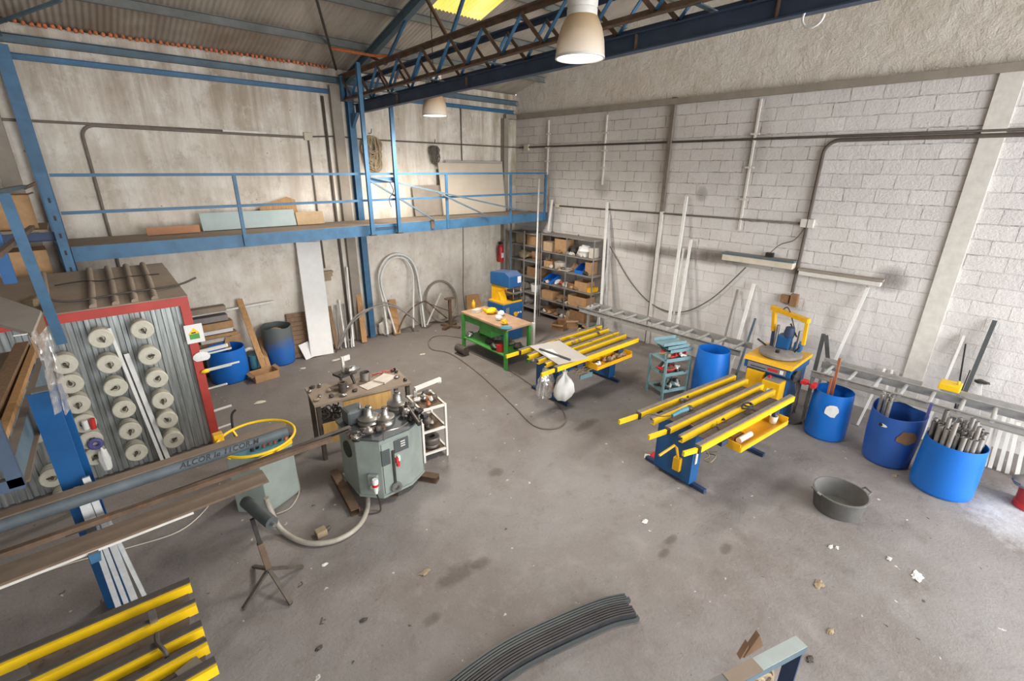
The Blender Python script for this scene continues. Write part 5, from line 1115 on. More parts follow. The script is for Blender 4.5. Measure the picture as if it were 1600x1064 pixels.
for k, (px, py, mt, lab) in enumerate(((779, 500, 'white_plastic', 'white crumpled packet at the middle of the green workbench'), (783, 493, 'paper', 'white and violet packet behind the crumpled one on the green workbench'), (788, 507, 'saw_yellow', 'small yellow and red tin near the front of the green workbench'))):
    gi('packet', lab, 'packet', MB().blob(onb(px, py)+V((0, 0, .05)), (.07, .06, .055), k+3, .4), mt)
p = onb(789, 515); gi('blue_dish', 'light blue dish at the front corner of the green workbench', 'dish', MB().lathe([(.001, 0), (.08, 0), (.12, .03), (.115, .032), (.08, .008), (.001, .008)], p+V((.05, .02, 0)), 20), 'teal_box')
random.seed(51)
for k in range(10): gi_ = one('machine_part', 'grey machine part on the lower shelf of the green workbench', 'machine part', MB().blob(V((random.uniform(5.7, 6.2), random.uniform(6.45, 7.7), .36)), (random.uniform(.05, .11), random.uniform(.06, .12), .07), k+60, .45), random.choice(('iron', 'dark_metal', 'strip_grey', 'steel')), 'parts under the green workbench')
gi('red_tin', 'red tin on the lower shelf of the green workbench', 'tin', MB().lathe([(.001, 0), (.07, 0), (.07, .14), (.001, .14)], (5.72, 6.62, .302), 18), 'red')
t = T('floor_motor', 'small grey motor on the floor at the far leg of the green workbench', 'motor', (5.5, 7.6, 0)); MB().tube([(5.5, 7.45, .11), (5.5, 7.75, .11)], .09, 16).build('body', 'iron', t); MB().bb((5.4, 7.48, 0), (5.6, 7.72, .03)).build('foot', 'iron', t)

# ---------------------------------------------------------------- blue and yellow press
t = T('punch_press', 'blue and yellow punch press standing behind the green workbench', 'press', (6.95, 7.85, 0))
MB().bb((6.62, 7.55, 0), (7.22, 8.1, .88)).build('base_cabinet', 'bright_blue', t, bevel=.015)
MB().bb((6.7, 7.545, .55), (6.8, 7.552, .8)).build('plate', 'strip_grey', t)
k_ = MB().lathe([(.001, 0), (.05, 0), (.055, .03), (.001, .03)], (6.98, 7.545, .62), 18, Matrix.Rotation(PI/2, 3, 'X')).build('dial', 'saw_yellow', t)
for x in (7.07, 7.14): MB().lathe([(.001, 0), (.022, 0), (.022, .02), (.001, .02)], (x, 7.548, .64), 12, Matrix.Rotation(PI/2, 3, 'X')).build('button', 'white_plastic', t)
MB().bb((6.64, 7.56, .88), (7.2, 8.08, .92)).build('table', 'saw_yellow', t, bevel=.006)
MB().prism([(6.74, 7.75, .92), (6.74, 8.1, .92), (6.74, 8.1, 1.3), (6.74, 7.62, 1.3), (6.74, 7.62, 1.22), (6.74, 7.85, 1.12)], (.18, 0, 0)).build('c_frame', 'saw_yellow', t, bevel=.01)
MB().prism([(6.70, 7.45, 1.27), (6.70, 8.1, 1.27), (6.70, 8.1, 1.55), (6.70, 7.6, 1.60), (6.70, 7.45, 1.52)], (.38, 0, 0)).build('head', 'bright_blue', t, bevel=.02)
MB().bb((6.95, 7.443, 1.36), (7.05, 7.45, 1.5)).build('badge', 'paper', t)
MB().bb((6.92, 7.55, 1.08), (7.2, 7.85, 1.12)).build('ram_plate', 'steel', t)
for x, y in ((6.95, 7.58), (7.17, 7.58), (6.95, 7.82), (7.17, 7.82)): MB().tube([(x, y, .92), (x, y, 1.27)], .014, 8).build('guide_rod', 'steel', t)
MB().bb((6.95, 7.58, .92), (7.18, 7.82, .99)).build('die_block', 'dark_metal', t)
one('wood_board', 'small tan board leaning on the back wall beside the press', 'board', MB().prism([(7.25, 9.7, .01), (7.75, 9.66, .01), (7.75, 9.85, .5), (7.35, 9.88, .52)], (0, .02, 0)), 'wood')

# ---------------------------------------------------------------- steel shelf racks along the block wall and what lies on them
def rack(label, x0, x1, y0, y1, zs, ztop):
    t = T('shelf_rack', label, 'shelf rack', ((x0+x1)/2, (y0+y1)/2, 0), 'grey steel shelf racks')
    for x in (x0, x1):
        for y in (y0, (y0+y1)/2, y1): MB().angle((x, y, 0), (x, y, ztop), .04, .04, .004, up=(0, 1, 0)).build('upright', 'strip_grey', t)
    for z in zs: MB().bb((x0, y0, z-.03), (x1, y1, z)).build('shelf', 'strip_grey', t)
    return t
SX0, SX1 = 8.68, 9.10
ZS = (.16, .53, .95, 1.36, 1.77, 2.20)
rack('grey steel shelf rack on the block wall, the one nearer the yellow tables', SX0, SX1, 6.76, 8.44, ZS, 2.22)
ZB = (.2, .60, 1.03, 1.45, 1.85, 2.16)
rack('grey steel shelf rack squeezed in the room corner under the walkway', SX0-.02, SX1, 8.50, 9.62, ZB, 2.2)
def carton(c, s, mat, rz=0, op=True):
    mb = MB(); R = Matrix.Rotation(rz, 3, 'Z'); c = V(c); w, d, h = s; th = .006
    def bx(o, sz): mb.box(c+R@V(o), sz, rz)
    bx((0, 0, th/2), (w, d, th)); bx((-w/2, 0, h/2), (th, d, h)); bx((w/2, 0, h/2), (th, d, h)); bx((0, -d/2, h/2), (w, th, h)); bx((0, d/2, h/2), (w, th, h))
    if not op: bx((0, 0, h), (w, d, th))
    return mb
def put_carton(name, lab, c, s, mat, rz=0, op=True, flaps=True):
    t = T(name, lab, 'carton', c); R = Matrix.Rotation(rz, 3, 'Z'); c = V(c); w, d, h = s
    carton(c, s, mat, rz, op).build('body', mat, t)
    if op and flaps:
        for sgn, a in ((-1, .5), (1, .35)):
            p0 = c+R@V((sgn*w/2, 0, h)); p1 = p0+R@V((sgn*.06*math.cos(a), 0, .06*math.sin(a)*(1 if sgn > 0 else -1)))
            MB().bar(p0+R@V((0, -d/2, 0))*1, p0+R@V((0, d/2, 0)), .004, .004).add([p0+R@V((0, -d/2, 0)), p0+R@V((0, d/2, 0)), p1+R@V((0, d/2, 0)), p1+R@V((0, -d/2, 0))], [(0, 1, 2, 3)]).build('flap', mat, t)
    return t
def bin_(name, lab, c, s, mat, rz=0):
    t = T(name, lab, 'bin', c); c = V(c); w, d, h = s; R = Matrix.Rotation(rz, 3, 'Z'); mb = MB()
    P = [(-w/2, -d/2), (w/2, -d/2), (w/2, d/2), (-w/2, d/2)]
    mb.box(c+V((0, 0, .004)), (w, d, .008), rz)
    for sx in (-1, 1): mb.prism([c+R@V((sx*w/2, -d/2, 0)), c+R@V((sx*w/2, d/2, 0)), c+R@V((sx*w/2, d/2, h)), c+R@V((sx*w/2, d/2-.3*d, h)), c+R@V((sx*w/2, -d/2, h*.4))], R@V((-.006*sx, 0, 0)))
    mb.box(c+R@V((0, d/2, h/2)), (w, .006, h), rz); mb.box(c+R@V((0, -d/2, h*.2)), (w, .006, h*.4), rz)
    mb.build('body', mat, t); return t
tiers = {2.20: 'top board', 1.77: 'highest shelf', 1.36: 'second shelf down', .95: 'third shelf down', .53: 'fourth shelf down', .16: 'lowest shelf'}
random.seed(77)
RZ = -PI/2
A = [  # (shelf z, y, kind, size along y / depth / height, material, look)
 (1.77, 8.28, 'c', (.34, .3, .22), 'cardboard_pale', 'pale closed carton'), (1.77, 7.86, 'co', (.36, .3, .34), 'cardboard', 'tall tan carton'), (1.77, 7.52, 'b', (.13, .12, .12), 'black', 'black bundle'), (1.77, 7.20, 'b', (.2, .16, .14), 'paper', 'white crumpled sack'), (1.77, 6.92, 'c', (.12, .2, .22), 'paper_old', 'narrow white box'),
 (1.36, 8.26, 'co', (.26, .3, .16), 'cardboard', 'ragged tan carton'), (1.36, 7.96, 'w', (.32, .3, .16), 'paper_old', 'white rounded tub'), (1.36, 7.66, 's', (.3, .3, .03), 'paper_old', 'flat grey sheet'), (1.36, 7.44, 'b', (.09, .1, .11), 'cardboard_brown', 'brown bundle'), (1.36, 7.2, 'n', (.28, .34, .2), 'drum_blue', 'blue open-front bin'), (1.36, 6.97, 'c', (.14, .28, .3), 'cardboard', 'upright brown box'),
 (.95, 8.24, 'n', (.3, .34, .18), 'drum_blue', 'blue open-front bin'), (.95, 8.0, 'b', (.08, .1, .06), 'paper', 'white packet'), (.95, 7.85, 'b', (.07, .1, .06), 'red_paint', 'reddish packet'), (.95, 7.74, 'b', (.06, .1, .05), 'paper_old', 'pale packet'), (.95, 7.42, 'co', (.24, .28, .13), 'cardboard_brown', 'low brown carton'), (.95, 7.14, 'co', (.36, .32, .22), 'cardboard', 'torn tan carton'), (.95, 6.9, 'c', (.16, .26, .1), 'saw_yellow', 'small yellow box'),
 (.53, 8.22, 'c', (.42, .34, .2), 'cardboard', 'wide tan carton'), (.53, 7.84, 'b', (.16, .14, .09), 'cardboard_brown', 'brown curled bundle'), (.53, 7.22, 'co', (.56, .34, .26), 'cardboard', 'big tan carton'), (.53, 6.88, 'b', (.13, .16, .06), 'white_paint', 'white folded piece'),
 (.16, 8.2, 'w', (.42, .36, .12), 'cardboard_brown', 'brown shallow basket'), (.16, 7.8, 'b', (.22, .16, .1), 'iron', 'dark heap of offcuts'), (.16, 7.5, 'b', (.14, .16, .12), 'rag', 'pale curled bundle'), (.16, 7.18, 'co', (.48, .34, .26), 'cardboard_brown', 'wide dark brown carton')]
B = [(1.85, 9.3, 'c', (.3, .3, .26), 'rag', 'grey carton'), (1.85, 8.86, 'c', (.36, .3, .26), 'cardboard', 'tan carton'), (1.45, 9.25, 'b', (.2, .16, .12), 'rag', 'pale heap'), (1.45, 8.8, 'b', (.18, .16, .14), 'cardboard_brown', 'brown heap'), (1.03, 9.2, 'b', (.18, .15, .1), 'iron', 'dark heap'), (1.03, 8.78, 'co', (.44, .32, .24), 'cardboard_brown', 'brown carton'), (.60, 9.2, 'b', (.16, .14, .12), 'strip_grey', 'grey bundle'), (.60, 8.8, 'w', (.3, .28, .2), 'white_plastic', 'white tub'), (.2, 9.1, 'b', (.2, .16, .14), 'strip_grey', 'grey heap')]
def fill(items, tierword, whichrack):
    for z, y, kd, s, mt, look in items:
        c = (8.90, y, z+.002); lab = f'{look} on the {tierword(z)} of the {whichrack}'
        dup_n = sum(1 for o in bpy.data.objects if o.get('label') == lab)
        if dup_n: lab = lab.replace(look, look+' further along')
        rzz = RZ+random.uniform(-.12, .12)
        if kd == 'c': put_carton('carton', lab, c, s, mt, rzz, False)
        elif kd == 'co': put_carton('carton', lab, c, s, mt, rzz, True)
        elif kd == 'n':
            bin_('plastic_bin', lab, c, s, mt, RZ)
            for k in range(3): one('bin_part', f'small dark part lying in the {look} on the {tierword(z)}', 'part', MB().blob((8.88+random.uniform(-.08, .08), y+random.uniform(-.07, .07), z+.05), (.04, .04, .03), k, .4, 8, 6), random.choice(('dark_metal', 'iron', 'navy')), f'parts in the bin on the {tierword(z)}')
        elif kd == 'w': one('tub', lab, 'tub', MB().lathe([(.001, 0), (s[0]*.42, 0), (s[0]*.5, s[2]), (s[0]*.47, s[2]), (s[0]*.4, .012), (.001, .012)], c, 24, wob=.08, seed=y), mt)
        elif kd == 's': one('flat_sheet', lab, 'sheet', MB().box(V(c)+V((-.06, 0, .02)), (.4, s[0], .01), .1), mt)
        else: one('bundle', lab, 'bundle', MB().blob(V(c)+V((0, 0, s[2]*.74)), (s[1], s[0], s[2]), int(y*100), .45), mt)
random.seed(99)
for z in (1.77, 1.36, .95, .53, .16):
    for k in range(5):
        y = random.uniform(6.88, 8.32); nm = random.choice(('brown', 'pale', 'dark', 'grey', 'tan')); mt = {'brown': 'cardboard_brown', 'pale': 'paper_old', 'dark': 'dark_metal', 'grey': 'strip_grey', 'tan': 'cardboard'}[nm]
        one('small_bundle', f'small {nm} scrap on the front edge of the {tiers[z]}, nearer shelf rack', 'scrap', MB().blob((8.735, y, z+.035), (.05, random.uniform(.05, .1), .045), k*7+int(y*50), .6, 10, 7), mt, f'small {nm} scraps along the {tiers[z]}')
fill(A, lambda z: tiers[z], 'nearer shelf rack')
fill(B, lambda z: {1.85: 'highest shelf', 1.45: 'second shelf', 1.03: 'third shelf', .6: 'fourth shelf', .2: 'lowest shelf'}[z], 'corner shelf rack')
for k, (px, py, s, lab) in enumerate(((875, 513, (.4, .3, .16), 'torn brown carton on the floor in front of the nearer shelf rack'), (892, 510, (.3, .3, .2), 'tan open carton on the floor beside the torn one'))):
    q = at(px, py, z=0); put_carton('carton', lab, (q.x, q.y, 0), s, 'cardboard_brown' if k == 0 else 'cardboard', .4+k*.5)

# ---------------------------------------------------------------- lengths leaning on the block wall
def lw(lab, tp, lp, fx, w, h, mat, name='leaning_profile', cat='profile', grp=None, top=None, wx=9.11):
    a, c = lean(tp, lp, fx, wx, top); c.z = .012; a.x -= max(w, h)/2
    return one(name, lab, cat, MB().bar(a, c, w, h, (1, 0, 0)), mat, grp)
lw('tall white profile leaning beside the right end of the nearer shelf rack', (950, 316), (938, 500), 8.55, .05, .035, 'white_profile')
lw('thin pale profile leaning close behind the tall one at the shelf end', (953, 335), (946, 500), 8.6, .03, .03, 'aluminium')
lw('short grey profile leaning at the shelf rack end, partly hidden', (953, 398), (934, 505), 8.5, .04, .03, 'aluminium')
lw('tallest white double profile leaning on the block wall', (1074, 307), (1043, 520), 8.6, .055, .035, 'white_profile')
lw('white notched profile leaning between the tallest and the thick white one', (1069, 388), (1050, 510), 8.62, .03, .03, 'white_profile')
lw('thick bright white profile leaning right of the tallest one', (1081, 374), (1058, 510), 8.6, .05, .03, 'white_profile')
lw('dull grey profile leaning left of the short white one above the conveyor', (1153, 452), (1132, 530), 8.6, .03, .03, 'strip_grey')
lw('short thick white profile leaning above the conveyor, left of the saw', (1179, 443), (1153, 533), 8.6, .055, .03, 'white_profile')
lw('short blue-grey profile leaning close left of the saw', (1181, 497), (1168, 535), 8.62, .035, .03, 'grey_blue')
lw('long pale profile leaning on the block wall right of the saw', (1357, 449), (1302, 570), 8.6, .04, .03, 'white_profile')
lw('thin white profile leaning at a slant between the first two drums', (1383, 576), (1337, 670), 8.35, .03, .025, 'white_profile')
lw('white profile leaning behind the conveyor, left of the yellow stop block', (1395, 578), (1376, 640), 8.45, .03, .03, 'white_profile')
lw('pale profile standing behind the split drum', (1404, 580), (1385, 650), 8.4, .03, .03, 'aluminium')
lw('slim white profile leaning left of the yellow stop block', (1507, 524), (1472, 608), 8.6, .03, .025, 'white_profile')
lw('slim black rod leaning right above the yellow stop block', (1509, 537), (1497, 610), 8.6, .018, .018, 'black', 'rod', 'rod')
lw('thick dark flat bar leaning right of the slim black rod', (1555, 500), (1508, 612), 8.6, .05, .02, 'panel_dark', 'flat_bar', 'bar')
lw('short white profile with a dark rag on its end, near the yellow stop block', (1531, 598), (1528, 640), 8.62, .05, .04, 'white_profile')
lw('small dark rod leaning low beside the thick dark bar', (1516, 578), (1502, 612), 8.65, .014, .014, 'black', 'rod', 'rod')
one('dark_rag', 'small dark rag on top of a short white profile by the wall', 'rag', MB().blob(at(1534, 597, x=9.05), (.05, .08, .03), 5, .4), 'black')
for k, (tp_, lp_) in enumerate((((1556, 655), (1536, 735)), ((1570, 650), (1544, 738)), ((1583, 652), (1558, 742)), ((1592, 660), (1572, 744)), ((1600, 690), (1586, 755)))):
    lw(f'short white profile leaning behind the biggest drum, {["first","second","third","fourth","fifth"][k]} of five from the drum', tp_, lp_, 8.36, .042, .03, 'white_profile', grp='short white profiles behind the biggest drum', wx=9.0)
lw('thin pale stick leaning close behind the biggest drum', (1560, 640), (1540, 700), 8.1, .025, .02, 'white_profile', wx=8.9)
a_ = at(1288, 521, x=9.08)
for k, (lp_, fx_) in enumerate((((1258, 640), 8.4), ((1294, 590), 8.5))):
    lw(f'dark flat bar in the upside-down V by the torn-label drum, {["left", "right"][k]} leg', (1288, 521), lp_, fx_, .06, .02, 'panel_dark', 'flat_bar', 'bar', top=a_+V((-.05*k, -.05*k, .0)))
# poles beside the shelf rack
t = at(856, 268, x=8.98); n_ = at(834, 540, z=0)
one('tall_pole', 'tall pale steel pole leaning on the walkway end in front of the racks', 'pole', MB().tube([n_+V((0, 0, .02)), V((8.55, 8.45, 3.5))], .022, 10), 'aluminium')
one('short_pole', 'short white pole leaning beside the tall one above the shelf rack', 'pole', MB().bar((8.95, 8.47, 2.24), (9.05, 8.47, 3.0), .04, .04, (0, 1, 0)), 'white_profile')
one('conduit_pair', 'pale pole standing upright beside the fire extinguisher', 'pole', MB().tube([(8.42, 9.3, .02), (8.42, 9.3, 2.5)], .02, 8), 'grey_blue')

# ---------------------------------------------------------------- lengths and boards on the back wall
def lb(lab, tp, lp, fy, w, h, mat, name='leaning_board', cat='board', grp=None, wy=9.9):
    a, c = lean(tp, lp, fy, y=wy); c.z = .012; a.y -= h
    return one(name, lab, cat, MB().bar(a, c, w, h, (0, 1, 0)), mat, grp)
lb('wide tall white board leaning under the walkway', (480, 378), (503, 548), 9.45, .47, .03, 'paper')
a_, c_ = lean((462, 488), (476, 552), 9.62, y=9.92); c_.z = .012; a_.y -= .02; sl_ = MB()
for k in range(10):
    f0, f1 = k/10, (k+.93)/10; p0, p1 = c_.lerp(a_, f0), c_.lerp(a_, f1); sl_.bar(p0, p1, .42, .02, (0, 1, 0))
one('slatted_board', 'brown slatted board leaning behind the tall white board', 'board', sl_, 'wood_dark')
lb('small white square board at the foot of the brown slatted board', (473, 536), (482, 553), 9.44, .2, .02, 'paper', wy=9.6)
lb('long tan wooden plank leaning between the boxes and the worn drum', (373, 467), (412, 573), 9.2, .10, .03, 'wood')
lb('short tan stick leaning close left of the worn drum', (405, 528), (419, 570), 9.25, .07, .03, 'wood')
lb('narrow brown strip leaning right of the tall white board', (513, 478), (526, 540), 9.6, .08, .03, 'wood_dark')
for k, (tp_, lp_, w_, mt) in enumerate((((524, 476), (533, 548), .03, 'strip_grey'), ((529, 468), (541, 546), .03, 'white_profile'), ((536, 474), (545, 545), .025, 'strip_grey'), ((541, 417), (552, 536), .035, 'white_profile'), ((546, 470), (549, 536), .025, 'aluminium'))):
    lb(f'thin pale profile leaning left of the middle column, {["first","second","third","fourth, the tallest","fifth"][k]} from the white board', tp_, lp_, 9.55-.02*k, w_, .025, mt, 'leaning_profile', 'profile', 'thin profiles left of the middle column')
lb('narrow tan plank leaning at the left foot of the middle column', (559, 458), (569, 531), 9.6, .12, .03, 'wood')
lb('tan board offcut leaning between the legs of the white arch', (611, 468), (620, 519), 9.62, .18, .03, 'wood')
# bent white tubes
def arch_(lab, pts, y, r, mat, name='bent_tube', foot=.25):
    P = []
    for (px, py) in pts:
        q = at(px, py, y=y); k = max(0, min(1, q.z/1.8)); q2 = at(px, py, y=y-foot*(1-k)); q2.z = max(q2.z, r+.002); P.append(q2)
    return one(name, lab, 'tube', MB().tube(smooth_path(P, 5), r, 10), mat)
arch_('wide white tube bent in an arch, outer one, leaning on the back wall', [(606, 522), (600, 480), (592, 440), (594, 420), (604, 404), (618, 397), (634, 400), (645, 410), (652, 428), (657, 460), (664, 511)], 9.86, .026, 'white_profile')
arch_('white tube bent in an arch just inside the outer one', [(618, 520), (606, 480), (596, 446), (597, 425), (607, 408), (621, 402), (634, 406), (643, 420), (646, 440), (646, 480), (646, 512)], 9.80, .022, 'white_profile')
arch_('perforated grey tube following the right side of the white arch', [(626, 400), (642, 410), (651, 432), (655, 465), (660, 511)], 9.918, .02, 'aluminium')
arch_('low grey tube bent in a flat bow in front of the middle column', [(528, 545), (538, 520), (556, 494), (584, 480), (612, 478), (636, 490), (655, 505)], 9.5, .018, 'strip_grey', foot=.1)
arch_('second low grey tube bow, just above the first one', [(532, 540), (548, 507), (575, 485), (600, 473), (622, 480), (640, 494)], 9.62, .018, 'strip_grey', foot=.1)
arch_('thin brown tube bow between the white arch and the round hoop', [(622, 518), (632, 495), (648, 478), (664, 470)], 9.7, .018, 'rust', foot=.1)
hp = V((6.5, 9.80, .53)); one('round_hoop', 'big round grey steel hoop leaning on the back wall', 'hoop', MB().tube([hp+V((.46*math.cos(a), .11*math.sin(a), .50*math.sin(a))) for a in [2*PI*i/40 for i in range(40)]], .027, 10, True), 'concrete_dark')
for k, (p0, p1) in enumerate((((665, 470), (698, 497)), ((664, 472), (707, 488)))): one('hoop_bar', f'brown flat bar crossing inside the round hoop, {["lower", "upper"][k]} one', 'bar', MB().bar(at(*p0, y=9.6), at(*p1, y=9.6), .05, .02), 'rust')
one('hoop_bar', 'pale stick crossing upward inside the round hoop', 'stick', MB().bar(at(689, 458, y=9.66), at(667, 508, y=9.52), .03, .02), 'white_paint')
t = T('steel_stand', 'rusty T-shaped steel stand with a cross foot beside the round hoop', 'stand', at(704, 512, z=0)); p = at(704, 511, z=0)
MB().bar(p+V((0, 0, .05)), p+V((0, 0, .72)), .07, .05, (0, 1, 0)).build('post', 'rust', t); MB().bar(p+V((-.28, -.1, .03)), p+V((.22, .1, .03)), .09, .06).build('foot', 'rust', t); MB().bar(p+V((.1, -.25, .03)), p+V((-.1, .25, .03)), .08, .05).build('foot', 'rust', t); MB().bar(p+V((-.12, 0, .735)), p+V((.14, 0, .735)), .12, .03).build('head', 'rust', t)
one('floor_cable', 'long thin dark cable snaking over the floor from the back wall to the far table', 'cable', MB().tube(smooth_path([at(735, 530, z=.012), at(690, 524, z=.012), at(671, 531, z=.012), at(674, 545, z=.012), at(705, 553, z=.012), at(750, 585, z=.012), at(800, 632, z=.012), at(835, 665, z=.012), at(868, 669, z=.012), at(884, 656, z=.012), at(874, 634, z=.012), at(845, 612, z=.012), at(790, 575, z=.012), at(735, 550, z=.012)]), .012, 6), 'conduit')
one('rag_heap', 'crumpled white sheet at the foot of the middle column', 'sheet', MB().blob((4.92, 9.80, .17), (.2, .09, .22), 13, .4), 'paper_old')
# stack by the worn drum: boards, pallets, boxes
def zb_(py): return at(330, py, y=9.8).z
xa_, xb_ = at(300, 500, y=9.8).x, at(356, 500, y=9.8).x
for k, (dx0, dx1, py0, py1, mt, lab) in enumerate(((0, 0, 503, 494, 'strip_grey', 'striped black and white board lying in the timber stack behind the booth'), (.02, .06, 515, 504, 'cardboard', 'tan flat carton in the timber stack behind the booth'), (.02, .04, 522, 516, 'paper', 'white flat carton in the timber stack, under the tan one'), (0, .1, 528, 523, 'cardboard', 'thin tan board in the timber stack, under the white carton'), (.05, .0, 535, 529, 'paper_old', 'pale board low in the timber stack behind the booth'))):
    one('stacked_board', lab, 'board', MB().bb((xa_+dx0, 9.74-.03*(k % 2), zb_(py0)+.002), (xb_+dx1, 9.93, zb_(py1)-.002)), mt)
one('timber_crate', 'rough wooden block carrying the stack behind the booth', 'block', MB().bb((xa_, 9.76, 0), (xb_, 9.93, zb_(535))), 'wood_dark')
one('stacked_board', 'long white strip lying across the top of the timber stack', 'board', MB().bar((xa_-.1, 9.84, zb_(493)+.03), (xb_+.85, 9.84, zb_(493)+.07), .05, .03), 'white_profile')
one('dark_tray', 'dark dusty sheet lying on top of the stack behind the booth', 'sheet', MB().bb((xa_, 9.75, zb_(488)), (xb_, 9.93, zb_(480))), 'old_sheet')
one('cardboard_sheet', 'torn piece of tan cardboard hanging in front of the stack', 'cardboard', MB().prism([at(352, 528, y=9.7), at(375, 520, y=9.7), at(378, 532, y=9.7), at(366, 538, y=9.7), at(358, 548, y=9.7), at(350, 540, y=9.7)], (0, -.012, 0)), 'cardboard')
put_carton('carton', 'small open tan carton on the floor beside the worn drum', (2.0, 9.05, 0), (.42, .3, .14), 'cardboard', .1)
t = T('tool_case', 'rounded pale case with a dark front and blue barrel inside, by the tan plank', 'case', (1.95, 9.6, 0)); p = V((1.93, 9.5, 0))
MB().tube([V((p.x+.19*math.cos(a), 9.5, .2+.27*max(0, math.sin(a)) if math.sin(a) > 0 else .02)) for a in [PI*i/16 for i in range(17)]], .03, 8).build('rim', 'white_paint', t)
MB().bb((p.x-.18, 9.5, .0), (p.x+.18, 9.75, .34)).build('body', 'panel_dark', t, bevel=.05); MB().tube([(p.x+.03, 9.47, .08), (p.x+.03, 9.47, .34)], .08, 14).build('barrel', 'teal_box', t)

# ---------------------------------------------------------------- loft, rack and rails at the left edge
r = T('pallet_rack', 'blue slotted pallet rack at the left end of the walkway', 'pallet rack', (-.9, 9.0, 0))
for x, y in ((-.17, 8.56), (-2.4, 8.56), (-2.4, 9.7)):
    up = MB().chan((x, y, 0), (x, y, 3.62), .10, .09, .005, up=(0, 1, 0)).build('upright', 'blue_steel', r)
    for k in range(14): MB().bb((x-.012, y-.0465, .4+k*.22), (x+.012, y-.0455, .46+k*.22)).build('slot', 'black', up)
for z in (2.06, 2.84): MB().chan((-2.4, 8.60, z), (-.22, 8.60, z), .05, .11, .006).build('beam', 'navy', r)
for z in (2.12, 2.9): MB().bb((-2.4, 8.66, z), (-.28, 9.72, z+.025)).build('deck', 'dusty_board', r)
cb = [('big tan carton on the left pallet rack, on the upper deck', (-.62, 9.1, 2.927), (.5, .5, .42), 'cardboard'), ('wide tan carton on the left pallet rack, on the lower deck', (-.62, 9.05, 2.147), (.5, .5, .5), 'cardboard'), ('brown carton at the frame edge on the upper deck of the left rack', (-1.25, 9.1, 2.927), (.5, .5, .35), 'cardboard_brown'), ('dull brown carton at the frame edge on the lower deck of the left rack', (-1.25, 9.0, 2.147), (.55, .5, .3), 'cardboard_brown')]
for lab, c_, s_, mt in cb: put_carton('carton', lab, c_, s_, mt, .05, 'upper' in lab and 'big' in lab)
one('white_bottle', 'round white bottle lying before the cartons on the left rack', 'bottle', MB().blob((-.42, 8.74, 2.2), (.08, .06, .065), 3, .1, flat=False), 'white_plastic')
t = T('loft_railing', 'blue handrail with dusty rails along the loft at the left edge', 'railing', (-.5, 6.5, 2.2))
MB().bar((-.36, 8.5, 3.46), (-.62, 5.6, 3.46), .05, .04).build('top_rail', 'grey_blue', t); MB().bar((-.36, 8.5, 3.44), (-.24, 8.55, 3.5), .05, .03).build('rail_end', 'rust', t)
MB().bar((-.40, 8.5, 2.98), (-.62, 4.9, 2.98), .05, .04).build('mid_rail', 'rusty_top', t)
pq = at(99, 537, y=6.85); MB().bar((pq.x-.01, 6.85, pq.z), (pq.x-.06, 6.85, 3.45), .09, .03, (0, 1, 0)).build('post', 'blue_steel', t); MB().bar((-.60, 6.75, 2.6), (-.60, 6.75, 3.45), .10, .03, (0, 1, 0)).build('post', 'bright_blue', t)
l = T('loft_deck', 'raised timber and steel loft edge stacked with boards at the left edge', 'loft', (-1.2, 6, 1.9))
MB().prism([(-2.4, 4.0, 1.93), (-.70, 4.0, 1.93), (-.56, 6.6, 1.93), (-2.4, 6.6, 1.93)], (0, 0, .03)).build('deck', 'dusty_board', l)
MB().bar((-.645, 4.0, 1.87), (-.515, 6.6, 1.87), .05, .17, (0, 0, 1)).build('edge_beam', 'grey_blue', l); MB().bar((-.63, 4.0, 1.785), (-.51, 6.6, 1.785), .08, .012).build('flange', 'rusty_top', l)
MB().bar((-.70, 4.1, 1.985), (-.57, 6.6, 1.985), .05, .05).build('edge_plank', 'wood', l); MB().bar((-.80, 4.3, 2.0), (-.66, 6.6, 2.0), .10, .07).build('edge_plank', 'wood_dark', l)
for x, y in ((-2.35, 4.1), (-2.35, 6.5), (-.66, 6.55)): MB().bar((x, y, 0), (x, y, 1.79), .08, .08, (0, 1, 0)).build('leg', 'blue_steel', l)
MB().bar((-.64, 3.95, 1.80), (-.64, 3.95, 2.35), .07, .05, (0, 1, 0)).build('gate_post', 'dark_blue', l); MB().bar((-2.3, 3.95, 1.82), (-.605, 3.95, 1.82), .05, .08).build('gate_bar', 'dark_blue', l); MB().bar((-2.3, 3.95, 1.98), (-.66, 3.95, 1.98), .03, .03).build('gate_bar', 'dark_metal', l)
for k in range(2): MB().bar((-1.1-.3*k, 3.93, 1.68), (-.9-.3*k, 3.93, 1.2), .06, .02, (0, 1, 0)).build('hanging_slat', 'rusty_top', l)
pg_ = T('loft_bracket', 'blue steel end bracket of the loft beam above the wide blue post', 'bracket', (-.5, 4.75, 2.13)); MB().bar((-.52, 4.75, 2.125), (-.40, 4.75, 2.125), .12, .01).build('cap_plate', 'grey_blue', pg_)
cr_ = T('wooden_crate', 'open plywood crate with a dusty grey lid at the left edge', 'crate', (-.9, 6.2, 2.0))
MB().prism([at(0, 467, z=2.42), at(66, 490, z=2.42), at(52, 526, z=2.42), at(0, 511, z=2.42)], (0, 0, .03)).build('lid', 'grey_board', cr_)
q0, q1, q2, q3 = at(0, 467, z=2.42), at(66, 490, z=2.42), at(52, 526, z=2.42), at(0, 511, z=2.42)
for a_, c_ in ((q1, q2), (q0, q1)): MB().prism([V((a_.x, a_.y, 2.24)), V((c_.x, c_.y, 2.24)), V((c_.x, c_.y, 2.42)), V((a_.x, a_.y, 2.42))], (-.02, 0, 0)).build('side', 'wood_dark', cr_)
one('white_tag', 'small white tag lying at the edge of the grey crate lid', 'tag', MB().box(at(32, 523, z=2.455), (.08, .02, .006), -.1), 'paper')
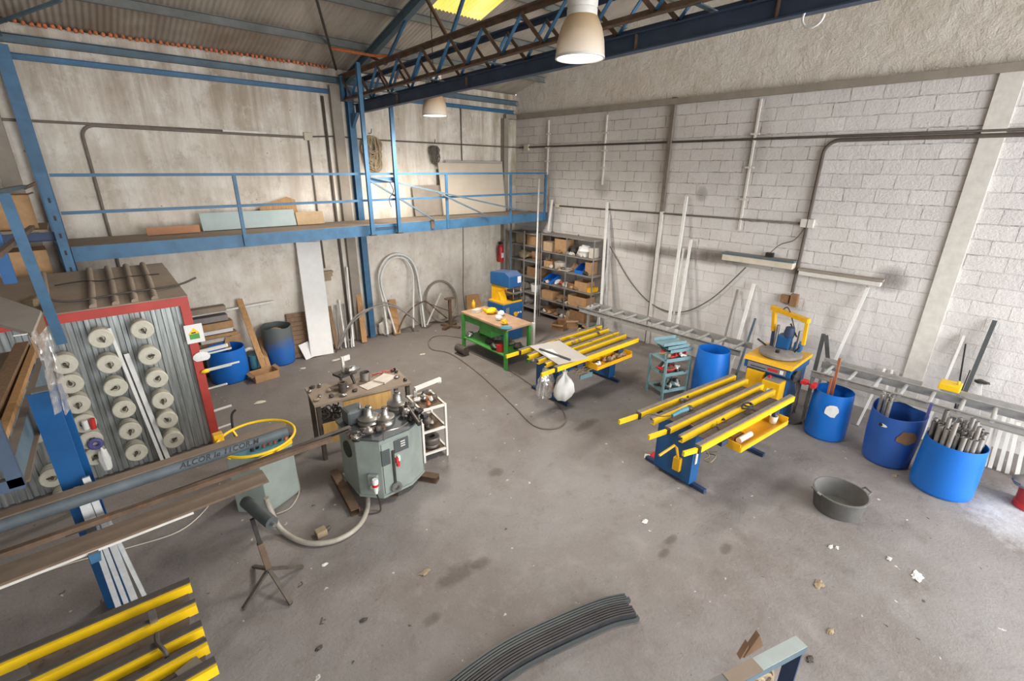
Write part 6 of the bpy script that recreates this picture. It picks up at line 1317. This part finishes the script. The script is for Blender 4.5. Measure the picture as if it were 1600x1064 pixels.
one('crumpled_paper', 'crumpled brown paper between crate and blue railing', 'paper', MB().blob(at(60, 475, z=2.2), (.14, .2, .1), 9, .5), 'rag')
random.seed(61)
fm = MB(); cols = 10; rows = 16; vs = []
for j in range(rows+1):
    f = j/rows; pa = at(48+f*38, 520+f*125, y=4.5-f*.1); pb = at(80+f*32, 515+f*128, y=4.6-f*.1)
    for i in range(cols+1):
        g_ = i/cols; p = pa.lerp(pb, g_); d = .05*mnoise.noise(V((g_*5, f*7, 2)))+.03*math.sin(g_*11+f*4); vs.append(p+V((.2*d, d, .3*d)))
fm.add(vs, [(j*(cols+1)+i, j*(cols+1)+i+1, (j+1)*(cols+1)+i+1, (j+1)*(cols+1)+i) for j in range(rows) for i in range(cols)], True)
one('plastic_film', 'crumpled clear plastic film hanging from the crate over the spools', 'plastic film', fm, 'film')

# ---------------------------------------------------------------- bundle of bent dark profiles, rack corner at the lower edge
def flr(px, py, z): return at(px, py, z=z)
up = [(975, 933), (930, 943), (850, 976), (780, 1011), (715, 1056), (650, 1110)]; lo = [(984, 976), (900, 1006), (820, 1046), (780, 1066), (720, 1105), (680, 1135)]
lo = None; ru = smooth_path([flr(*p, .0) for p in up], 6); rl = []; N = 24
for i, p in enumerate(ru):
    d = (ru[min(i+1, len(ru)-1)]-ru[max(i-1, 0)]).normalized(); rl.append(p+V((-d.y, d.x, 0))*.275+V((.03, -.0, 0))*(1 if i == 0 else .5))
def along(path, f):
    x = f*(len(path)-1); i = min(int(x), len(path)-2); return path[i].lerp(path[i+1], x-i)
random.seed(71)
for lay in range(2):
    n = 6-lay
    for k in range(n):
        g_ = (k+.5+lay*.5)/6.0; st = random.choice((.0, .02, .045, .07))
        pts = []
        for i in range(N+1):
            f = st+(1-st)*i/N; p = along(ru, f).lerp(along(rl, f), g_); p.z = .022+lay*.042; pts.append(p)
        mb = MB(); sec = []
        for i, p in enumerate(pts):
            d = (pts[min(i+1, N)]-pts[max(i-1, 0)]).normalized(); s_ = V((d.y, -d.x, 0)); w_ = .0185
            sec.append([p-s_*w_-V((0, 0, .02)), p+s_*w_-V((0, 0, .02)), p+s_*w_+V((0, 0, .02)), p+s_*.006+V((0, 0, .02)), p+s_*.006+V((0, 0, .012)), p-s_*.006+V((0, 0, .012)), p-s_*.006+V((0, 0, .02)), p-s_*w_+V((0, 0, .02))])
        m8 = 8; vs = [q for s_ in sec for q in s_]
        mb.add(vs, [(i*m8+j, i*m8+(j+1) % m8, (i+1)*m8+(j+1) % m8, (i+1)*m8+j) for i in range(N) for j in range(m8)]+[tuple(range(m8))[::-1], tuple(N*m8+j for j in range(m8))])
        one('bent_profile', 'long dark grey profile bent in a bow, in the bundle on the floor', 'profile', mb, random.choice(('dark_profile', 'dark_profile', 'panel_dark')), 'bent dark profiles on the floor')
t = T('steel_rack', 'dusty steel rack corner with a strip of pale tape at the lower frame edge', 'rack', (2.6, .4, 0))
pa, pb = at(1251, 1006, z=.92), at(1145, 1062, z=.92); d = (pb-pa).normalized(); pb2 = pa+d*1.6; sd = V((-d.y, d.x, 0))
MB().bar(pa, pb2, .085, .045).build('top_bar', 'grey_blue', t); MB().bar(pa+d*.0+V((0, 0, .0245)), pa+d*.38+V((0, 0, .0245)), .08, .004).build('tape', 'pale_board', t); MB().bar(pa+d*.38+V((0, 0, .0245)), pa+d*.62+V((0, 0, .0245)), .08, .003).build('dust_patch', 'dusty_board', t)
MB().bar(pa+d*.04-V((0, 0, .03)), V((pa.x+d.x*.04, pa.y+d.y*.04, 0)), .05, .08, (0, 1, 0)).build('leg', 'navy', t); MB().bar(pb2-d*.04-V((0, 0, .03)), V((pb2.x-d.x*.04, pb2.y-d.y*.04, 0)), .05, .08, (0, 1, 0)).build('leg', 'navy', t)
MB().bar(V((pa.x, pa.y, .3))+d*.06, V((pb2.x, pb2.y, .3))-d*.06, .05, .05).build('stretcher', 'navy', t)
one('brown_rag', 'brown pointed cardboard piece standing behind the steel rack corner', 'cardboard', MB().prism([at(1178, 1040, z=.95)+V((0, .06, 0)), at(1203, 1003, z=1.0)+V((0, .06, 0)), at(1209, 1020, z=.96)+V((0, .06, 0))], (.02, .03, .0)).prism([at(1172, 1042, z=.95)+V((0, .06, 0)), at(1186, 1018, z=.98)+V((0, .06, 0)), at(1184, 1032, z=.95)+V((0, .06, 0))], (.02, .03, 0)), 'brown_rag')
rg = MB(); random.seed(81); q = pa+d*.3-V((0, 0, .12))
for k in range(8): rg.tube(smooth_path([q+d*random.uniform(-.15, .25)+V((0, 0, .08)), q+d*random.uniform(-.15, .25)+V((0, 0, -.05)), q+d*random.uniform(-.1, .3)+V((0, 0, -.2)), q+d*random.uniform(-.1, .3)+V((0, 0, -.3))]), .012, 6)
one('rag_strips', 'brown and white rag strips hanging under the steel rack corner', 'rags', rg, 'rag')

# ---------------------------------------------------------------- litter on the floor
random.seed(91)
one('thin_cord', 'thin pale cord lying across the floor behind the white profiles', 'cord', MB().tube(smooth_path([at(333, 772, z=.008), at(322, 795, z=.008), at(280, 830, z=.008), at(200, 856, z=.008), at(110, 880, z=.008), at(-20, 925, z=.008)]), .006, 5), 'paper_old')
LIT = [(1434, 900, .12, 'paper', 'crumpled white paper scrap alone on the floor at the lower right'), (1008, 814, .07, 'paper', 'small white scrap on the floor left of the rubber tub'), (1298, 853, .05, 'white_plastic', 'white crumb on the floor just below the rubber tub'), (1390, 872, .06, 'white_plastic', 'small white crumb on the floor between the tub and the paper scrap'), (1308, 855, .04, 'paper', 'tiny white flake on the floor under the tub'), (664, 893, .09, 'rag', 'pale twisted scrap on the floor in front of the bending machine'), (568, 968, .05, 'black', 'dark crumpled crumb on the floor near the lower left'), (498, 1012, .05, 'black', 'dark splinter on the floor by the lower left table'), (507, 881, .05, 'paper', 'white chip on the floor right of the roller stand'), (473, 575, .09, 'paper_old', 'pale shred on the floor below the brown slatted board'), (525, 562, .14, 'paper_old', 'pale shreds on the floor before the thin profiles'), (406, 628, .14, 'paper_old', 'pale smear of shreds on the floor right of the booth'), (660, 553, .1, 'paper_old', 'grey shred on the floor between column and green workbench'), (1265, 1028, .06, 'black', 'dark splinter on the floor right of the rack corner'), (1298, 985, .06, 'rag', 'pale chip on the floor above the rack corner'), (1280, 912, .1, 'rag', 'bent pale strip on the floor under the rubber tub'), (1398, 742, .08, 'rag', 'brown scrap on the floor under the split drum')]
for px, py, s_, mt, lab in LIT:
    q = at(px, py, z=.012); one('floor_scrap', lab, 'scrap', MB().blob(q-V((0, 0, .006)), (s_*.6, s_*.35, .008), px, .9, 14, 6), mt)
# ---------------------------------------------------------------- light: bright overcast day through the open side of the hall, and the skylight
W = bpy.data.worlds.new('world'); S.world = W; W.use_nodes = True; nt = W.node_tree
bg = nt.nodes['Background']; bg.inputs[0].default_value = (.93, .97, 1, 1); bg.inputs[1].default_value = 1.0
def area(name, loc, target, sx, sy, power, col=(1, 1, 1)):
    l = bpy.data.lights.new(name, 'AREA'); l.shape = 'RECTANGLE'; l.size = sx; l.size_y = sy; l.energy = power; l.color = col
    o = bpy.data.objects.new(name, l); COL.objects.link(o); o.location = loc
    d = V(target)-V(loc); o.rotation_euler = d.to_track_quat('-Z', 'Y').to_euler(); return o
area('daylight_gate', (6.0, -6.0, 2.6), (5.5, 6, 1.6), 6, 4.5, 370, (.97, .98, 1))
for p, E_ in ((R1, 190), (R2, 340)):
    l = bpy.data.lights.new('lamp_bulb', 'SPOT'); l.energy = E_; l.color = (1, .95, .88); l.spot_size = 2.95; l.spot_blend = .6; l.shadow_soft_size = .4
    o = bpy.data.objects.new('lamp_bulb', l); COL.objects.link(o); o.location = p+V((0, 0, -.03))
vs = S.view_settings; S.display_settings.display_device = 'sRGB'; vs.view_transform = 'Standard'; vs.look = 'None'; vs.gamma = 1; vs.use_curve_mapping = False; vs.exposure = 1.27
bpy.context.view_layer.update()
